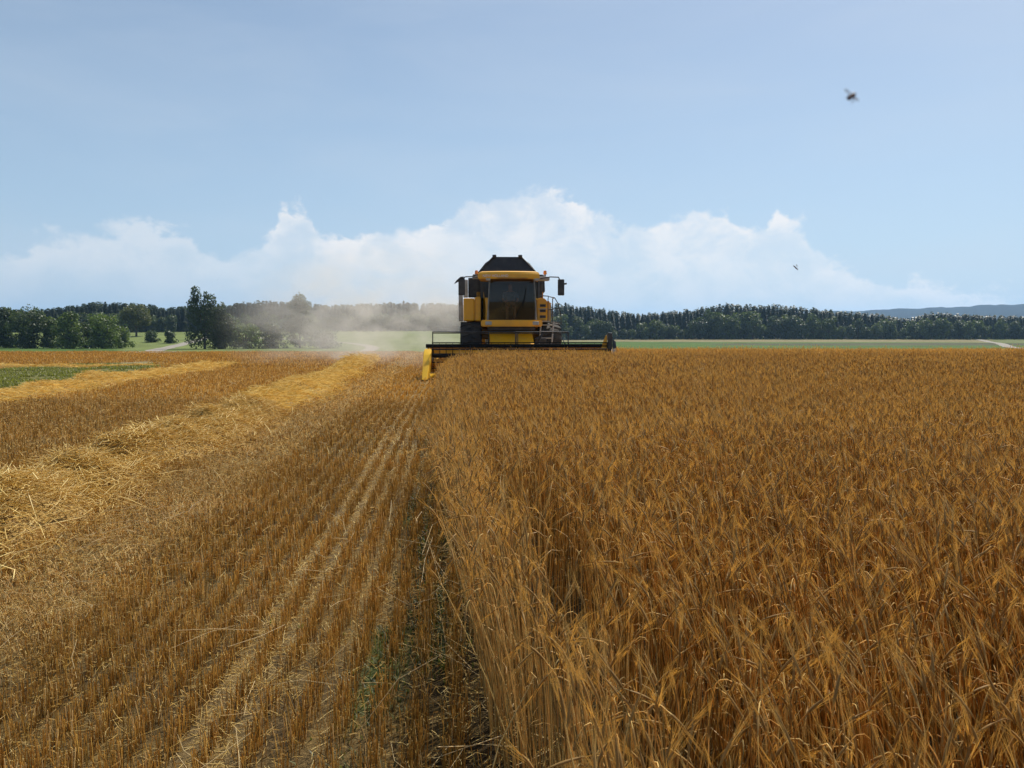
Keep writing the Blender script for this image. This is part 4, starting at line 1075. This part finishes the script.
def insect(name, loc, s, rot, label, wl, dark=True):
    root = empty(name, loc); root.rotation_euler = rot; tag(root, label, 'insect')
    b = bmesh.new()
    for cx, rr_, ln in ((-.35, .30, .55), (.1, .34, .42), (.5, .2, .2)):
        q = bmesh.ops.create_icosphere(b, subdivisions=2, radius=1); bmesh.ops.scale(b, vec=(ln * s, rr_ * s * (1 if dark else .45), rr_ * s * (1 if dark else .45)), verts=q['verts']); bmesh.ops.translate(b, vec=(cx * s, 0, 0), verts=q['verts'])
    m = MB(); m._add(b); m.build('body', fly_m, root, True)
    for sg in (-1, 1):
        g = Geo(); n = 12; a = np.linspace(0, 2 * np.pi, n, endpoint=False)
        e = np.stack([-.1 * s + .28 * s * np.cos(a) - .25 * s * (np.sin(a) * .5 + .5), sg * (.25 + wl * (np.sin(a) * .5 + .5)) * s, .2 * s + .25 * s * (np.sin(a) * .5 + .5)], 1)
        for dz in (0, .004 * s): g.add(np.concatenate([e, e.mean(0)[None]]) + [0, 0, dz], (.55, .45, .36), tris=[(i, (i + 1) % n, n) for i in range(n)])
        g.build('wing', wing_m, root)
    if not dark: return
    m = MB()
    for sg in (-1, 1):
        for k in (-.15, .1, .3): m.bar([(k * s, sg * .2 * s, -.15 * s), (k * 1.3 * s, sg * .5 * s, -.4 * s), (k * 1.8 * s, sg * .55 * s, -.8 * s)], .03 * s, 4)
    m.build('legs', fly_m, root)


def at3(px, py, d):     # a point on the sight line through a pixel of the photograph
    v = Vector(((px - 512) / 800, (384 - py) / 800, -1)) * d
    return cam.matrix_basis @ v
bpy.context.view_layer.update()
insect('flying_insect', at3(852, 96, .32), .0031, (R(60), R(-35), R(20)), 'reddish brown fly with spread wings, close by in the blue sky', 1.0)
insect('flying_insect', at3(796, 268, 1.1), .0060, (R(50), R(42), 0), 'slim dark dragonfly hovering in front of the white cloud', .3, False)

# ------------------------------------------------------------------ dust and haze
def dust():
    b = bmesh.new(); bmesh.ops.create_icosphere(b, subdivisions=3, radius=1)
    me = bpy.data.meshes.new('dust_cloud'); b.to_mesh(me); b.free()
    o = bpy.data.objects.new('dust_cloud', me); C.objects.link(o)
    o.location = (-7.2, 41, 2.0); o.scale = (8.2, 16, 4.7); o.rotation_euler = (0, 0, R(24))
    m = bpy.data.materials.new('harvest_dust'); m.use_nodes = True; t = NT(m.node_tree); t.n.remove(t.n['Principled BSDF'])
    pv = t.add('ShaderNodeVolumePrincipled'); pv.inputs['Color'].default_value = (.88, .83, .75, 1); pv.inputs['Anisotropy'].default_value = .25
    tco = t.add('ShaderNodeTexCoord'); oc = tco.outputs['Object']
    ln = t.add('ShaderNodeVectorMath', operation='LENGTH'); t.l.new(oc, ln.inputs[0])
    fall = t.rng(ln.outputs['Value'], .15, 1.0, 1, 0)
    nz = t.rng(t.noise(oc, 3.0, 5, .65, .6), .40, .66)
    t.l.new(t.m('MULTIPLY', t.m('MULTIPLY', fall, nz), .135), pv.inputs['Density'])
    t.l.new(pv.outputs[0], t.n['Material Output'].inputs['Volume']); me.materials.append(m)
    tag(o, 'brown harvest dust drifting left behind the harvester', 'dust', kind='stuff')


dust()
def haze():
    me = bpy.data.meshes.new('haze'); X, Y0, Y1, Z0, Z1 = 9500, -9500, 9500, -25, 260
    v = [(sx_ * X, y_, z_) for z_ in (Z0, Z1) for sx_, y_ in ((-1, Y0), (1, Y0), (1, Y1), (-1, Y1))]
    me.from_pydata(v, [], [(0, 3, 2, 1), (4, 5, 6, 7), (0, 1, 5, 4), (1, 2, 6, 5), (2, 3, 7, 6), (3, 0, 4, 7)]); me.update()
    o = bpy.data.objects.new('haze', me); C.objects.link(o)
    m = bpy.data.materials.new('summer_haze'); m.use_nodes = True; t = NT(m.node_tree); t.n.remove(t.n['Principled BSDF'])
    pv = t.add('ShaderNodeVolumePrincipled'); pv.inputs['Color'].default_value = (.42, .68, 1, 1); pv.inputs['Density'].default_value = .00011; pv.inputs['Anisotropy'].default_value = .3
    t.l.new(pv.outputs[0], t.n['Material Output'].inputs['Volume']); me.materials.append(m)
    tag(o, 'thin summer haze', kind='stuff')


haze()
